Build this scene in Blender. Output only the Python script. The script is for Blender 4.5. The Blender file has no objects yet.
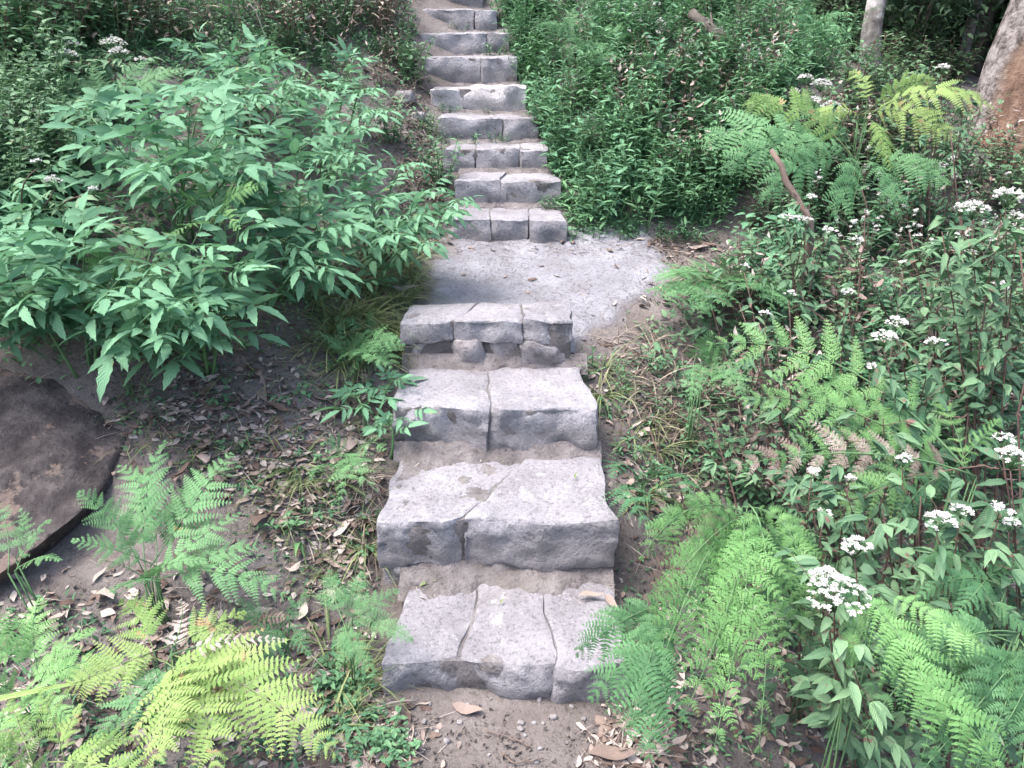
import bpy, math, random
import numpy as np
from mathutils import Vector, noise
R = math.radians
rs = np.random.RandomState(7)
random.seed(7)
sc = bpy.context.scene
COL = sc.collection

# ------------------------------------------------------------------ camera geometry
PITCH = R(24.5); FOC = 773.0; CZ = 1.65
FW = np.array([0, math.cos(PITCH), -math.sin(PITCH)])
UP = np.array([0, math.sin(PITCH), math.cos(PITCH)])
RT = np.array([1.0, 0, 0])
CAM = np.array([0, 0, CZ])
def ray(px, py):
    return FW + (px-512)/FOC*RT - (py-384)/FOC*UP
def at(px, py, Y):
    d = ray(px, py); return CAM + d*(Y/d[1])
def V(*a): return np.array(a, float)
def nrm(v):
    v = np.asarray(v, float); n = np.linalg.norm(v, axis=-1, keepdims=True)
    return v/np.maximum(n, 1e-9)

# ------------------------------------------------------------------ the stairs: riser distance, top height, left and right edge
def zat(py, Y): return at(512, py, Y)[2]
def xat(px, py, Y): return at(px, py, Y)[0]
ST = []      # (Y front, z top, x0, x1)
ST.append((1.575, .10, xat(383,665,1.575), xat(632,665,1.575)))
ST.append((1.956, .306, xat(376,520,1.956), xat(615,520,1.956)))
ST.append((2.352, .481, xat(388,410,2.352), xat(597,410,2.352)))
ST.append((2.732, .661, xat(396,322,2.732), xat(577,322,2.732)))
ups = [(219,452,566),(181,455,560),(149,443,549),(118,436,539),(88,429,528),(57,424,518),(32,419,510),(9,414,497),(-12,404,482),(-30,392,470)]
for i, (py, a, b) in enumerate(ups):
    Y = 3.92 + .31*i
    ST.append((Y, zat(py, Y), xat(a,py,Y), xat(b,py,Y)))
# ramp under the treads (through the riser feet)
rY = [-60,0,1.2,1.575]; rZ = [-3,-.02,0,.0]
for i in range(1, len(ST)):
    rY.append(ST[i][0]); rZ.append(ST[i-1][1]-.012)
rY += [7.5, 10, 16, 24, 60]; rZ += [2.35, 3.3, 5.6, 8.5, 16]
cxY = [s[0] for s in ST]; cxX = [(s[2]+s[3])/2 for s in ST]; cxW = [(s[3]-s[2])/2 for s in ST]
def ramp(y): return np.interp(y, rY, rZ)

# ------------------------------------------------------------------ terrain
gx = [-60,-9,-3.5,-2.2,-1.4,-.85,-.5,-.34,.34,.5,.85,1.3,2.0,2.9,4.0,6.5,12,60]
gy = [-60,-3,1.2,2.0,2.7,3.3,3.9,5.0,6.1,7.5,10,16,30,60]
OFF = {  # offset from ramp at the columns above
 -60:[2,1.5,1,.8,.3,.1,.02,0,0,-.02,-.1,-.3,-.5,-.6,-.7,-1,-2,-3],
 -3: [2,1.2,.6,.4,.15,.05,.02,0,0,-.04,-.12,-.34,-.48,-.5,-.55,-.7,-1,-3],
 1.2:[2.4,1.3,.55,.22,.08,.04,.02,0,0,-.08,-.30,-.60,-.70,-.50,-.35,-.5,-.8,-3],
 2.0:[2.6,1.5,.70,.34,.12,.03,.0,-.01,-.02,-.10,-.34,-.62,-.62,-.32,-.3,-.5,-.8,-3],
 2.7:[3,1.7,.85,.58,.32,.05,.0,-.02,-.02,-.08,-.24,-.46,-.32,-.28,-.3,-.5,-.8,-3],
 3.3:[3,1.9,1.0,.78,.52,.14,.0,-.0,-.0,.0,-.02,-.12,-.2,-.25,-.3,-.5,-.9,-3],
 3.9:[3,1.9,1.0,.82,.58,.22,.05,.0,.0,.0,.0,-.02,-.05,-.1,-.25,-.5,-1,-3],
 5.0:[3,1.7,.85,.62,.42,.2,.06,-.02,.02,.1,.28,.40,.36,-.02,-.4,-.8,-1.2,-3],
 6.1:[3,1.5,.7,.52,.38,.22,.08,-.03,.06,.12,.26,.30,.05,-.55,-.7,-1.1,-1.5,-4],
 7.5:[3,1.3,.6,.5,.4,.3,.2,.1,.1,.12,.2,.2,-.15,-.9,-1.1,-1.5,-1.9,-5],
 10: [3,1,.5,.4,.3,.2,.1,.0,.0,0,-.1,-.2,-.4,-1.1,-1.9,-2.3,-2.4,-6],
 16: [3,1,.3,.2,.1,.0,.0,.0,.0,-.1,-.2,-.3,-.6,-1.6,-2.9,-3.4,-3.6,-7],
 30: [3,1,.3,.2,.1,.0,.0,.0,.0,-.1,-.2,-.3,-.6,-1.6,-2.9,-3.4,-3.6,-7],
 60: [3,1,.3,.2,.1,.0,.0,.0,.0,-.1,-.2,-.3,-.6,-1.6,-2.9,-3.4,-3.6,-7]}
GX = np.concatenate([np.arange(-9,-3,.1), np.arange(-3,4,.04), np.arange(4,14.01,.1)])
GY = np.concatenate([np.arange(-3,1,.08), np.arange(1,7,.04), np.arange(7,18.01,.1)])
tab = np.array([OFF[k] for k in gy])
def rawH(X, Y):
    # X, Y 1-D axes -> grid
    A = np.array([np.interp(X, gx, row) for row in tab])          # rows gy x X
    B = np.array([np.interp(Y, gy, A[:, j]) for j in range(len(X))]).T   # Y x X
    return B
UX = np.arange(-12, 16.01, .05); UY = np.arange(-5, 24.01, .05)
_O = rawH(UX, UY)
def blur(a, s, ax):
    k = np.exp(-.5*(np.arange(-3*s, 3*s+1)/s)**2); k /= k.sum()
    pad = [(0,0),(0,0)]; pad[ax] = (3*s, 3*s)
    ap = np.pad(a, pad, mode='edge')
    return np.apply_along_axis(lambda m: np.convolve(m, k, 'valid'), ax, ap)
_O = blur(_O, 3, 1); _O = blur(_O, 4, 0)
# broad lumps, none in the stair corridor
_hx, _hy = np.meshgrid(UX, UY)
_cx = np.interp(UY, cxY, cxX)[:, None]; _hw = np.interp(UY, cxY, cxW)[:, None]
_far = np.clip((np.abs(_hx-_cx)-_hw)/.3, 0, 1)
def smooth_noise(shape, step, seed):
    r = np.random.RandomState(seed)
    a = r.rand(shape[0]//step+3, shape[1]//step+3)*2-1
    yi = np.arange(shape[0])/step; xi = np.arange(shape[1])/step
    y0 = yi.astype(int); x0 = xi.astype(int); fy = (yi-y0)[:,None]; fx = (xi-x0)[None]
    fy = fy*fy*(3-2*fy); fx = fx*fx*(3-2*fx)
    g = lambda i, j: a[np.ix_(y0+i, x0+j)]
    return g(0,0)*(1-fy)*(1-fx)+g(1,0)*fy*(1-fx)+g(0,1)*(1-fy)*fx+g(1,1)*fy*fx
LND = np.exp(-(((_hx-.35)/.55)**4)-(((_hy-3.35)/.55)**4))
_O = _O + (_far*(1-LND))*(smooth_noise(_O.shape,17,1)*.045+smooth_noise(_O.shape,7,2)*.022+smooth_noise(_O.shape,3,3)*.010)
_G = _O + ramp(UY)[:, None]
def H(x, y):
    x = np.asarray(x, float); y = np.asarray(y, float)
    i = np.clip((x-UX[0])/.05, 0, len(UX)-1.001); j = np.clip((y-UY[0])/.05, 0, len(UY)-1.001)
    i0 = i.astype(int); j0 = j.astype(int); a = i-i0; b = j-j0
    g = _G
    return g[j0,i0]*(1-a)*(1-b)+g[j0,i0+1]*a*(1-b)+g[j0+1,i0]*(1-a)*b+g[j0+1,i0+1]*a*b
def surf(x, y):
    """top of whatever one can lie on: a tread or the ground"""
    for k in range(len(ST)-1, -1, -1):
        Y, z, a, b = ST[k]
        Y2 = ST[k+1][0] if k+1 < len(ST) else Y+.3
        if Y <= y < Y2 and a < x < b and not (k == 3 and y > Y+.2): return z+.004
    if (((x-.32)/.42)**2+((y-3.4)/.5)**2) < 1: return float(H(x,y))+.018
    return float(H(x, y))
def hit(px, py, y0=.9, y1=16):
    d = ray(px, py); ys = np.arange(y0, y1, .02)
    P = CAM + d[None]*(ys/d[1])[:, None]
    g = H(P[:,0], P[:,1])
    k = np.argmax(P[:,2] <= g)
    if P[k,2] > g[k]: return None
    return V(P[k,0], P[k,1], g[k])

# ------------------------------------------------------------------ mesh builder
class MB:
    def __init__(s): s.v=[]; s.q=[]; s.t=[]; s.a=[]; s.n=0
    def add(s, v, faces, attr=None):
        v = np.asarray(v, float).reshape(-1,3); f = np.asarray(faces, int)
        s.v.append(v)
        if attr is None: attr = np.tile([.5,.5,.5], (len(v),1))
        s.a.append(np.asarray(attr, float))
        (s.q if f.shape[1]==4 else s.t).append(f+s.n); s.n += len(v)
    def inst(s, T, pos, ax, up, sc_, tint, sy=None, sz=None):
        """many copies of a template: T = (verts, quads, along, edge)"""
        tv, tf, al, ed = T
        pos = np.asarray(pos,float).reshape(-1,3); N = len(pos)
        if N == 0: return
        ax = nrm(np.broadcast_to(ax,(N,3))); up = np.broadcast_to(up,(N,3))
        y = nrm(np.cross(up, ax)); z = np.cross(ax, y)
        sc_ = np.broadcast_to(sc_, N); sy = sc_ if sy is None else np.broadcast_to(sy, N)
        sz = sc_ if sz is None else np.broadcast_to(sz, N)
        v = (tv[None,:,0:1]*ax[:,None]*sc_[:,None,None] + tv[None,:,1:2]*y[:,None]*sy[:,None,None]
             + tv[None,:,2:3]*z[:,None]*sz[:,None,None] + pos[:,None])
        k = len(tv)
        f = tf[None]+ (np.arange(N)*k)[:,None,None]
        tint = np.broadcast_to(tint, N)
        at_ = np.stack([np.tile(al,(N,1)), np.tile(ed,(N,1)), np.repeat(tint[:,None],k,1)],2)
        s.add(v.reshape(-1,3), f.reshape(-1, tf.shape[1]), at_.reshape(-1,3))
    def tube(s, pts, r0, r1, n=5, tint=.5, rad=None):
        pts = np.asarray(pts,float); m = len(pts)
        T = nrm(np.gradient(pts, axis=0))
        ref = V(0,0,1) if abs(T[0][2])<.9 else V(0,1,0)
        A = nrm(np.cross(T, ref)); B = np.cross(T, A)
        r = np.linspace(r0, r1, m) if rad is None else rad
        th = np.arange(n)*2*np.pi/n
        v = pts[:,None]+r[:,None,None]*(np.cos(th)[None,:,None]*A[:,None]+np.sin(th)[None,:,None]*B[:,None])
        i = np.arange(m-1)[:,None]*n; j = np.arange(n)[None]
        f = np.stack([i+j, i+(j+1)%n, i+n+(j+1)%n, i+n+j],-1).reshape(-1,4)
        al = np.repeat(np.linspace(0,1,m), n)
        s.add(v.reshape(-1,3), f, np.stack([al, np.full(m*n,.5), np.full(m*n,tint)],1))
        c0 = s.n; s.add(np.stack([pts[0],pts[-1]]), np.zeros((0,3),int), None)
        b = c0-m*n
        jj = np.arange(n)
        s.t.append(np.stack([np.full(n,c0), b+(jj+1)%n, b+jj],1)); s.t.append(np.stack([np.full(n,c0+1), b+(m-1)*n+jj, b+(m-1)*n+(jj+1)%n],1))
    def build(s, name, mat, parent=None, loc=None, smooth=True):
        v = np.concatenate(s.v)
        if loc is not None: v = v - np.asarray(loc)
        q = np.concatenate(s.q) if s.q else np.zeros((0,4),int)
        t = np.concatenate(s.t) if s.t else np.zeros((0,3),int)
        me = bpy.data.meshes.new(name)
        me.vertices.add(len(v)); me.vertices.foreach_set('co', v.astype(np.float32).ravel())
        nl = q.size+t.size; me.loops.add(nl)
        me.loops.foreach_set('vertex_index', np.concatenate([q.ravel(), t.ravel()]).astype(np.int32))
        me.polygons.add(len(q)+len(t))
        st = np.concatenate([np.arange(len(q))*4, q.size+np.arange(len(t))*3]).astype(np.int32)
        me.polygons.foreach_set('loop_start', st)
        me.update(calc_edges=True)
        me.polygons.foreach_set('use_smooth', np.full(len(q)+len(t), smooth))
        at_ = me.attributes.new('leaf','FLOAT_VECTOR','POINT')
        at_.data.foreach_set('vector', np.concatenate(s.a).astype(np.float32).ravel())
        me.validate()
        me.materials.append(mat)
        o = bpy.data.objects.new(name, me); COL.objects.link(o)
        if parent is not None: o.parent = parent
        return o

def tag(o, label=None, cat=None, group=None, kind=None):
    if label: o['label'] = label
    if cat: o['category'] = cat
    if group: o['group'] = group
    if kind: o['kind'] = kind
    return o
def empty(name, loc, label, cat, group=None):
    o = bpy.data.objects.new(name, None); COL.objects.link(o)
    o.location = loc; o.empty_display_size = .1
    return tag(o, label, cat, group)
def dup(root, loc, rz=0, s=1, label=None, group=None, tilt=0, tilt2=0):
    r = root.copy(); COL.objects.link(r)
    r.location = loc; r.rotation_euler = (tilt, tilt2, rz); r.scale = (s,s,s)
    if label: r['label'] = label
    if group: r['group'] = group
    for ch in root.children:
        c = ch.copy(); COL.objects.link(c); c.parent = r
    return r

# ------------------------------------------------------------------ materials
def newmat(name):
    m = bpy.data.materials.new(name); m.use_nodes = True
    nt = m.node_tree; nt.nodes.clear()
    out = nt.nodes.new('ShaderNodeOutputMaterial')
    return m, nt, out
def N(nt, t, **k):
    n = nt.nodes.new(t)
    for a, b in k.items():
        if a in n.inputs: n.inputs[a].default_value = b
        else: setattr(n, a, b)
    return n
def ramp_node(nt, fac, stops, interp='LINEAR'):
    n = nt.nodes.new('ShaderNodeValToRGB'); n.color_ramp.interpolation = interp
    el = n.color_ramp.elements
    while len(el) < len(stops): el.new(.5)
    for e, (p, c) in zip(el, stops):
        e.position = p; e.color = (*c, 1) if len(c)==3 else c
    nt.links.new(fac, n.inputs['Fac']); return n
def mix(nt, fac, a, b, mode='MIX'):
    n = nt.nodes.new('ShaderNodeMix'); n.data_type='RGBA'; n.blend_type=mode
    for sock, val in (('Factor',fac),('A',a),('B',b)):
        s = [i for i in n.inputs if i.name==sock and (i.type=='RGBA' if sock!='Factor' else i.type=='VALUE')][0]
        if hasattr(val,'is_output') or isinstance(val, bpy.types.NodeSocket): nt.links.new(val, s)
        else: s.default_value = val if not isinstance(val, tuple) else (*val,1)
    return [o for o in n.outputs if o.type=='RGBA'][0]
def leafmat(name, dark, mid, light, trans=.28, rough=.5, spots=None, spot_at=.66, rib=(.3,.4,.2), ribamt=.35, spec=.35):
    m, nt, out = newmat(name); L = nt.links
    a = N(nt,'ShaderNodeAttribute', attribute_name='leaf'); sp = N(nt,'ShaderNodeSeparateXYZ'); L.new(a.outputs['Vector'], sp.inputs[0])
    tc = N(nt,'ShaderNodeTexCoord')
    nz = N(nt,'ShaderNodeTexNoise', Scale=2.2, Detail=4.0); L.new(tc.outputs['Object'], nz.inputs['Vector'])
    oi = N(nt,'ShaderNodeObjectInfo')
    ma = N(nt,'ShaderNodeMath', operation='MULTIPLY_ADD'); L.new(nz.outputs['Fac'], ma.inputs[0]); ma.inputs[1].default_value=.8; L.new(sp.outputs['Z'], ma.inputs[2])
    ob = N(nt,'ShaderNodeMath', operation='MULTIPLY_ADD'); L.new(oi.outputs['Random'], ob.inputs[0]); ob.inputs[1].default_value=.34; L.new(ma.outputs[0], ob.inputs[2])
    mb = N(nt,'ShaderNodeMath', operation='SUBTRACT'); L.new(ob.outputs[0], mb.inputs[0]); mb.inputs[1].default_value=.45
    rp = ramp_node(nt, mb.outputs[0], [(0.05,dark),(.5,mid),(.95,light)])
    col = rp.outputs['Color']
    rb = ramp_node(nt, sp.outputs['Y'], [(0.0,(ribamt,)*3),(.14,(0,0,0))])
    col = mix(nt, rb.outputs['Color'], col, rib)
    if spots:
        n2 = N(nt,'ShaderNodeTexNoise', Scale=24.0, Detail=3.0); L.new(tc.outputs['Object'], n2.inputs['Vector'])
        s2 = ramp_node(nt, n2.outputs['Fac'], [(spot_at,(0,0,0)),(spot_at+.05,(1,1,1))])
        col = mix(nt, s2.outputs['Color'], col, spots)
    # side veins
    v1 = N(nt,'ShaderNodeMath', operation='MULTIPLY_ADD'); L.new(sp.outputs['X'], v1.inputs[0]); v1.inputs[1].default_value=55.0
    v0 = N(nt,'ShaderNodeMath', operation='MULTIPLY'); L.new(sp.outputs['Y'], v0.inputs[0]); v0.inputs[1].default_value=-14.0; L.new(v0.outputs[0], v1.inputs[2])
    v2 = N(nt,'ShaderNodeMath', operation='SINE'); L.new(v1.outputs[0], v2.inputs[0])
    bp = N(nt,'ShaderNodeBump', Strength=.35, Distance=.003); L.new(v2.outputs[0], bp.inputs['Height'])
    p = N(nt,'ShaderNodeBsdfPrincipled', Roughness=rough); L.new(col, p.inputs['Base Color']); p.inputs['Specular IOR Level'].default_value=spec
    L.new(bp.outputs['Normal'], p.inputs['Normal'])
    tr = N(nt,'ShaderNodeBsdfTranslucent'); 
    tcx = mix(nt, .5, col, (.35,.5,.10), 'MULTIPLY'); tcy = mix(nt, .6, col, tcx); L.new(tcy, tr.inputs['Color'])
    ms = N(nt,'ShaderNodeMixShader'); ms.inputs[0].default_value=trans
    L.new(p.outputs[0], ms.inputs[1]); L.new(tr.outputs[0], ms.inputs[2]); L.new(ms.outputs[0], out.inputs[0])
    return m
def plain(name, cols, scale=8, rough=.8, bump=.5, dist=.01, detail=6, spec=.2, attr=False):
    m, nt, out = newmat(name); L = nt.links
    tc = N(nt,'ShaderNodeTexCoord')
    nz = N(nt,'ShaderNodeTexNoise', Scale=float(scale), Detail=float(detail), Roughness=.65); L.new(tc.outputs['Object'], nz.inputs['Vector'])
    f = nz.outputs['Fac']
    if attr:
        a = N(nt,'ShaderNodeAttribute', attribute_name='leaf'); sp = N(nt,'ShaderNodeSeparateXYZ'); L.new(a.outputs['Vector'], sp.inputs[0])
        oi = N(nt,'ShaderNodeObjectInfo')
        m0 = N(nt,'ShaderNodeMath', operation='MULTIPLY_ADD'); L.new(f, m0.inputs[0]); m0.inputs[1].default_value=.5; L.new(sp.outputs['Z'], m0.inputs[2])
        m1 = N(nt,'ShaderNodeMath', operation='MULTIPLY_ADD'); L.new(oi.outputs['Random'], m1.inputs[0]); m1.inputs[1].default_value=.5; L.new(m0.outputs[0], m1.inputs[2])
        m2 = N(nt,'ShaderNodeMath', operation='SUBTRACT'); L.new(m1.outputs[0], m2.inputs[0]); m2.inputs[1].default_value=.5; f = m2.outputs[0]
        st = [(.0,cols[0])]+[((i+1)/(len(cols)), c) for i, c in enumerate(cols[1:])]
    else:
        st = [(.3+.4*i/(len(cols)-1), c) for i, c in enumerate(cols)]
    rp = ramp_node(nt, f, st)
    bp = N(nt,'ShaderNodeBump', Strength=bump, Distance=dist); L.new(nz.outputs['Fac'], bp.inputs['Height'])
    p = N(nt,'ShaderNodeBsdfPrincipled', Roughness=rough); p.inputs['Specular IOR Level'].default_value=spec
    L.new(rp.outputs['Color'], p.inputs['Base Color']); L.new(bp.outputs['Normal'], p.inputs['Normal']); L.new(p.outputs[0], out.inputs[0])
    return m
def stonemat(name, base, light, dark, dirt, sc1=5.0, dirt_at=.58, lich=None, dirt_w=.14, n3s=2.6):
    m, nt, out = newmat(name); L = nt.links
    tc = N(nt,'ShaderNodeNewGeometry')
    P = tc.outputs['Position']
    n1 = N(nt,'ShaderNodeTexNoise', Scale=sc1, Detail=8.0, Roughness=.6); L.new(P, n1.inputs['Vector'])
    n2 = N(nt,'ShaderNodeTexNoise', Scale=70.0, Detail=6.0, Roughness=.7); L.new(P, n2.inputs['Vector'])
    n3 = N(nt,'ShaderNodeTexNoise', Scale=n3s, Detail=9.0, Roughness=.7); L.new(P, n3.inputs['Vector'])
    n4 = N(nt,'ShaderNodeTexNoise', Scale=260.0, Detail=2.0); L.new(P, n4.inputs['Vector'])
    r1 = ramp_node(nt, n1.outputs['Fac'], [(.32,dark),(.5,base),(.66,light)])
    r2 = ramp_node(nt, n2.outputs['Fac'], [(.34,(.45,.43,.43)),(.47,(.95,.95,.95)),(.62,(1.05,1.05,1.05)),(.75,(1.2,1.2,1.2))])
    c = mix(nt, .8, r1.outputs['Color'], r2.outputs['Color'], 'MULTIPLY')
    r4 = ramp_node(nt, n4.outputs['Fac'], [(.38,(.62,.62,.62)),(.5,(1,1,1))])
    c = mix(nt, .5, c, r4.outputs['Color'], 'MULTIPLY')
    r3 = ramp_node(nt, n3.outputs['Fac'], [(dirt_at,(0,0,0)),(dirt_at+dirt_w,(.8,.8,.8))])
    c = mix(nt, r3.outputs['Color'], c, dirt)
    if lich:
        vo = N(nt,'ShaderNodeTexNoise', Scale=11.0, Detail=10.0, Roughness=.8); L.new(P, vo.inputs['Vector'])
        r5 = ramp_node(nt, vo.outputs['Fac'], [(.57,(0,0,0)),(.62,(.85,.85,.85))])
        c = mix(nt, r5.outputs['Color'], c, lich)
    # edge channel: grime at joints and tread backs, grime plus painted shade on risers
    a = N(nt,'ShaderNodeAttribute', attribute_name='leaf'); sp = N(nt,'ShaderNodeSeparateXYZ'); L.new(a.outputs['Vector'], sp.inputs[0])
    g = N(nt,'ShaderNodeMath', operation='MULTIPLY_ADD'); L.new(n2.outputs['Fac'], g.inputs[0]); g.inputs[1].default_value=.9; L.new(sp.outputs['Y'], g.inputs[2])
    r6 = ramp_node(nt, g.outputs[0], [(.72,(0,0,0)),(1.25,(.85,.85,.85))])
    c = mix(nt, r6.outputs['Color'], c, dirt)
    b1 = N(nt,'ShaderNodeBump', Strength=.9, Distance=.03); L.new(n1.outputs['Fac'], b1.inputs['Height'])
    b2 = N(nt,'ShaderNodeBump', Strength=1.0, Distance=.010); L.new(n2.outputs['Fac'], b2.inputs['Height']); L.new(b1.outputs[0], b2.inputs['Normal'])
    b3 = N(nt,'ShaderNodeBump', Strength=.5, Distance=.002); L.new(n4.outputs['Fac'], b3.inputs['Height']); L.new(b2.outputs[0], b3.inputs['Normal'])
    p = N(nt,'ShaderNodeBsdfPrincipled', Roughness=.85); p.inputs['Specular IOR Level'].default_value=.25
    L.new(c, p.inputs['Base Color']); L.new(b3.outputs[0], p.inputs['Normal']); L.new(p.outputs[0], out.inputs[0])
    return m

M = {}
M['stone'] = stonemat('stone', (.266,.264,.292),(.325,.322,.356),(.208,.204,.222),(.182,.172,.175), lich=(.385,.382,.415), dirt_at=.55, dirt_w=.22)
M['stone_face'] = stonemat('rough_stone', (.29,.275,.29),(.37,.355,.37),(.19,.18,.185),(.17,.155,.15), dirt_at=.52, sc1=9.0)
M['mortar'] = stonemat('mortar', (.18,.17,.175),(.24,.23,.235),(.12,.112,.112),(.12,.108,.105), sc1=12.0, dirt_at=.5)
M['boulder'] = stonemat('boulder', (.062,.055,.058),(.12,.108,.108),(.03,.027,.03),(.175,.135,.12), sc1=12, dirt_at=.565, dirt_w=.03, n3s=6.5)
M['soil'] = stonemat('soil', (.19,.175,.18),(.25,.235,.24),(.12,.11,.11),(.15,.135,.13), sc1=14.0, dirt_at=.55)
M['path'] = stonemat('path', (.24,.243,.275),(.295,.30,.335),(.20,.20,.22),(.18,.165,.165), sc1=6, dirt_at=.62, dirt_w=.2)
M['dirt'] = stonemat('dirt', (.165,.148,.145),(.22,.20,.20),(.10,.088,.083),(.12,.103,.097), sc1=2.4, dirt_at=.5)
M['bush'] = leafmat('shrub_leaf', (.065,.16,.09),(.12,.275,.16),(.19,.385,.235), rib=(.24,.44,.27), spots=(.33,.33,.12), spot_at=.70, rough=.6, spec=.22, trans=.34)
M['fern'] = leafmat('fern_leaf', (.045,.13,.055),(.095,.235,.10),(.16,.335,.15), rib=(.12,.25,.1), ribamt=.2, spots=(.26,.24,.09), spot_at=.72)
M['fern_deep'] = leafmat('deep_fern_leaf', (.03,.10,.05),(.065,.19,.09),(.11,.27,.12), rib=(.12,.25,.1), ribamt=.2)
M['fern_yellow'] = leafmat('yellow_fern_leaf', (.09,.19,.055),(.165,.30,.085),(.26,.38,.125), rib=(.25,.3,.1), ribamt=.3, spots=(.34,.27,.13), spot_at=.64)
M['weed'] = leafmat('weed_leaf', (.042,.11,.06),(.095,.225,.12),(.18,.36,.18), rib=(.15,.3,.16))
M['fern_bright'] = leafmat('bright_fern_leaf', (.07,.18,.06),(.13,.30,.10),(.22,.41,.16), rib=(.2,.3,.1), ribamt=.2)
M['weed_mixed'] = leafmat('mixed_weed_leaf', (.04,.10,.055),(.095,.20,.11),(.19,.33,.18), rib=(.2,.32,.2), spots=(.20,.12,.10), spot_at=.64)
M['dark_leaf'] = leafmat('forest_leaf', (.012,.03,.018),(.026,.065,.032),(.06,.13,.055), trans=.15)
M['grass'] = leafmat('grass_blade', (.06,.11,.045),(.13,.2,.08),(.28,.33,.16), rib=(.2,.3,.1))
M['dry'] = plain('dry_leaf', [(.08,.056,.048),(.155,.118,.102),(.24,.195,.175),(.37,.33,.305)], scale=30, rough=.75, bump=.4, dist=.003, attr=True)
M['twig'] = plain('twig', [(.08,.055,.045),(.17,.13,.115),(.30,.26,.24)], scale=40, rough=.85, dist=.003, attr=True)
M['straw'] = plain('straw', [(.07,.055,.045),(.15,.12,.10),(.30,.26,.215)], scale=30, rough=.8, dist=.002, attr=True)
M['stem_green'] = plain('green_stem', [(.06,.13,.06),(.12,.22,.10)], scale=20, rough=.6, dist=.002)
M['stem_brown'] = plain('brown_stem', [(.07,.045,.04),(.15,.10,.085)], scale=30, rough=.7, dist=.002)
M['petal'] = plain('petal', [(.42,.42,.38),(.68,.68,.67),(.74,.74,.73)], scale=90, rough=.6, dist=.001)
M['bark_grey'] = plain('grey_bark', [(.02,.02,.02),(.14,.135,.13),(.46,.46,.46)], scale=6, rough=.85, bump=.9, dist=.02)
M['bark_dark'] = plain('dark_bark', [(.04,.036,.032),(.14,.125,.11)], scale=12, rough=.9, bump=.9, dist=.02)
def peeled():
    m, nt, out = newmat('peeling_bark'); L = nt.links
    g = N(nt,'ShaderNodeNewGeometry')
    a = N(nt,'ShaderNodeAttribute', attribute_name='leaf'); sp = N(nt,'ShaderNodeSeparateXYZ'); L.new(a.outputs['Vector'], sp.inputs[0])
    mp = N(nt,'ShaderNodeMapping'); mp.inputs['Scale'].default_value=(14,14,3.5); L.new(g.outputs['Position'], mp.inputs[0])
    n1 = N(nt,'ShaderNodeTexNoise', Scale=1.0, Detail=7.0, Roughness=.65); L.new(mp.outputs[0], n1.inputs['Vector'])
    n2 = N(nt,'ShaderNodeTexNoise', Scale=14.0, Detail=7.0, Roughness=.7); L.new(g.outputs['Position'], n2.inputs['Vector'])
    w = ramp_node(nt, n1.outputs['Fac'], [(.3,(.09,.052,.036)),(.5,(.19,.118,.082)),(.68,(.30,.215,.165))])
    b = ramp_node(nt, n2.outputs['Fac'], [(.38,(.04,.034,.03)),(.47,(.16,.14,.135)),(.60,(.32,.295,.295))])
    c = mix(nt, sp.outputs['Y'], w.outputs['Color'], b.outputs['Color'])
    b1 = N(nt,'ShaderNodeBump', Strength=1.0, Distance=.05); L.new(n2.outputs['Fac'], b1.inputs['Height'])
    p = N(nt,'ShaderNodeBsdfPrincipled', Roughness=.85); L.new(c, p.inputs['Base Color']); L.new(b1.outputs[0], p.inputs['Normal']); L.new(p.outputs[0], out.inputs[0])
    return m
M['peel'] = peeled()

# ------------------------------------------------------------------ templates (x along, y across, z up)
def blade(ns=5, W=.3, droop=.25, fold=.12, pw=.75, serr=0.0, tipw=.0, stem=0):
    t = np.linspace(0,1,ns+1)
    w = W*.5*np.sin(np.pi*np.clip(t,0,1)**pw)**.9
    w[0] = W*.06; w[-1] = .004+tipw
    if serr: w[1:-1:2] *= 1+serr; w[2:-1:2] *= 1-serr
    z = -droop*t**2
    v=[]; al=[]; ed=[]
    for i in range(ns+1):
        for j in (-1,0,1):
            v.append((t[i]*(1-.25*droop*t[i]), j*w[i], z[i]+abs(j)*fold*w[i]*2)); al.append(t[i]); ed.append(abs(j))
    f=[]
    for i in range(ns):
        for j in (0,1):
            a=i*3+j; f.append((a,a+1,a+4,a+3))
    return np.array(v), np.array(f), np.array(al), np.array(ed,float)
def merge(ts):
    v=[];f=[];a=[];e=[];n=0
    for T in ts:
        v.append(T[0]); f.append(T[1]+n); a.append(T[2]); e.append(T[3]); n+=len(T[0])
    return np.concatenate(v),np.concatenate(f),np.concatenate(a),np.concatenate(e)
def place(T, pos, ang, s, sy=None):
    sy = s if sy is None else sy
    v = T[0]*V(s,sy,s); c,q = math.cos(ang), math.sin(ang)
    w = np.stack([v[:,0]*c-v[:,1]*q, v[:,0]*q+v[:,1]*c, v[:,2]],1)+np.asarray(pos)
    return w, T[1], T[2], T[3]
LEAFLET = blade(9, .30, .22, .10, .72, .13)
OVATE = blade(6, .46, .25, .15, .62, .06)
LANCE = blade(4, .24, .25, .12, .7)
SMALL = blade(3, .34, .2, .15, .7)
PINN = blade(4, .40, .06, .05, .5, .04, .05)
BEAD = blade(2, .72, .1, .05, .8, 0, .10)
GRASS = blade(7, .03, .55, .2, .35)
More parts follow.
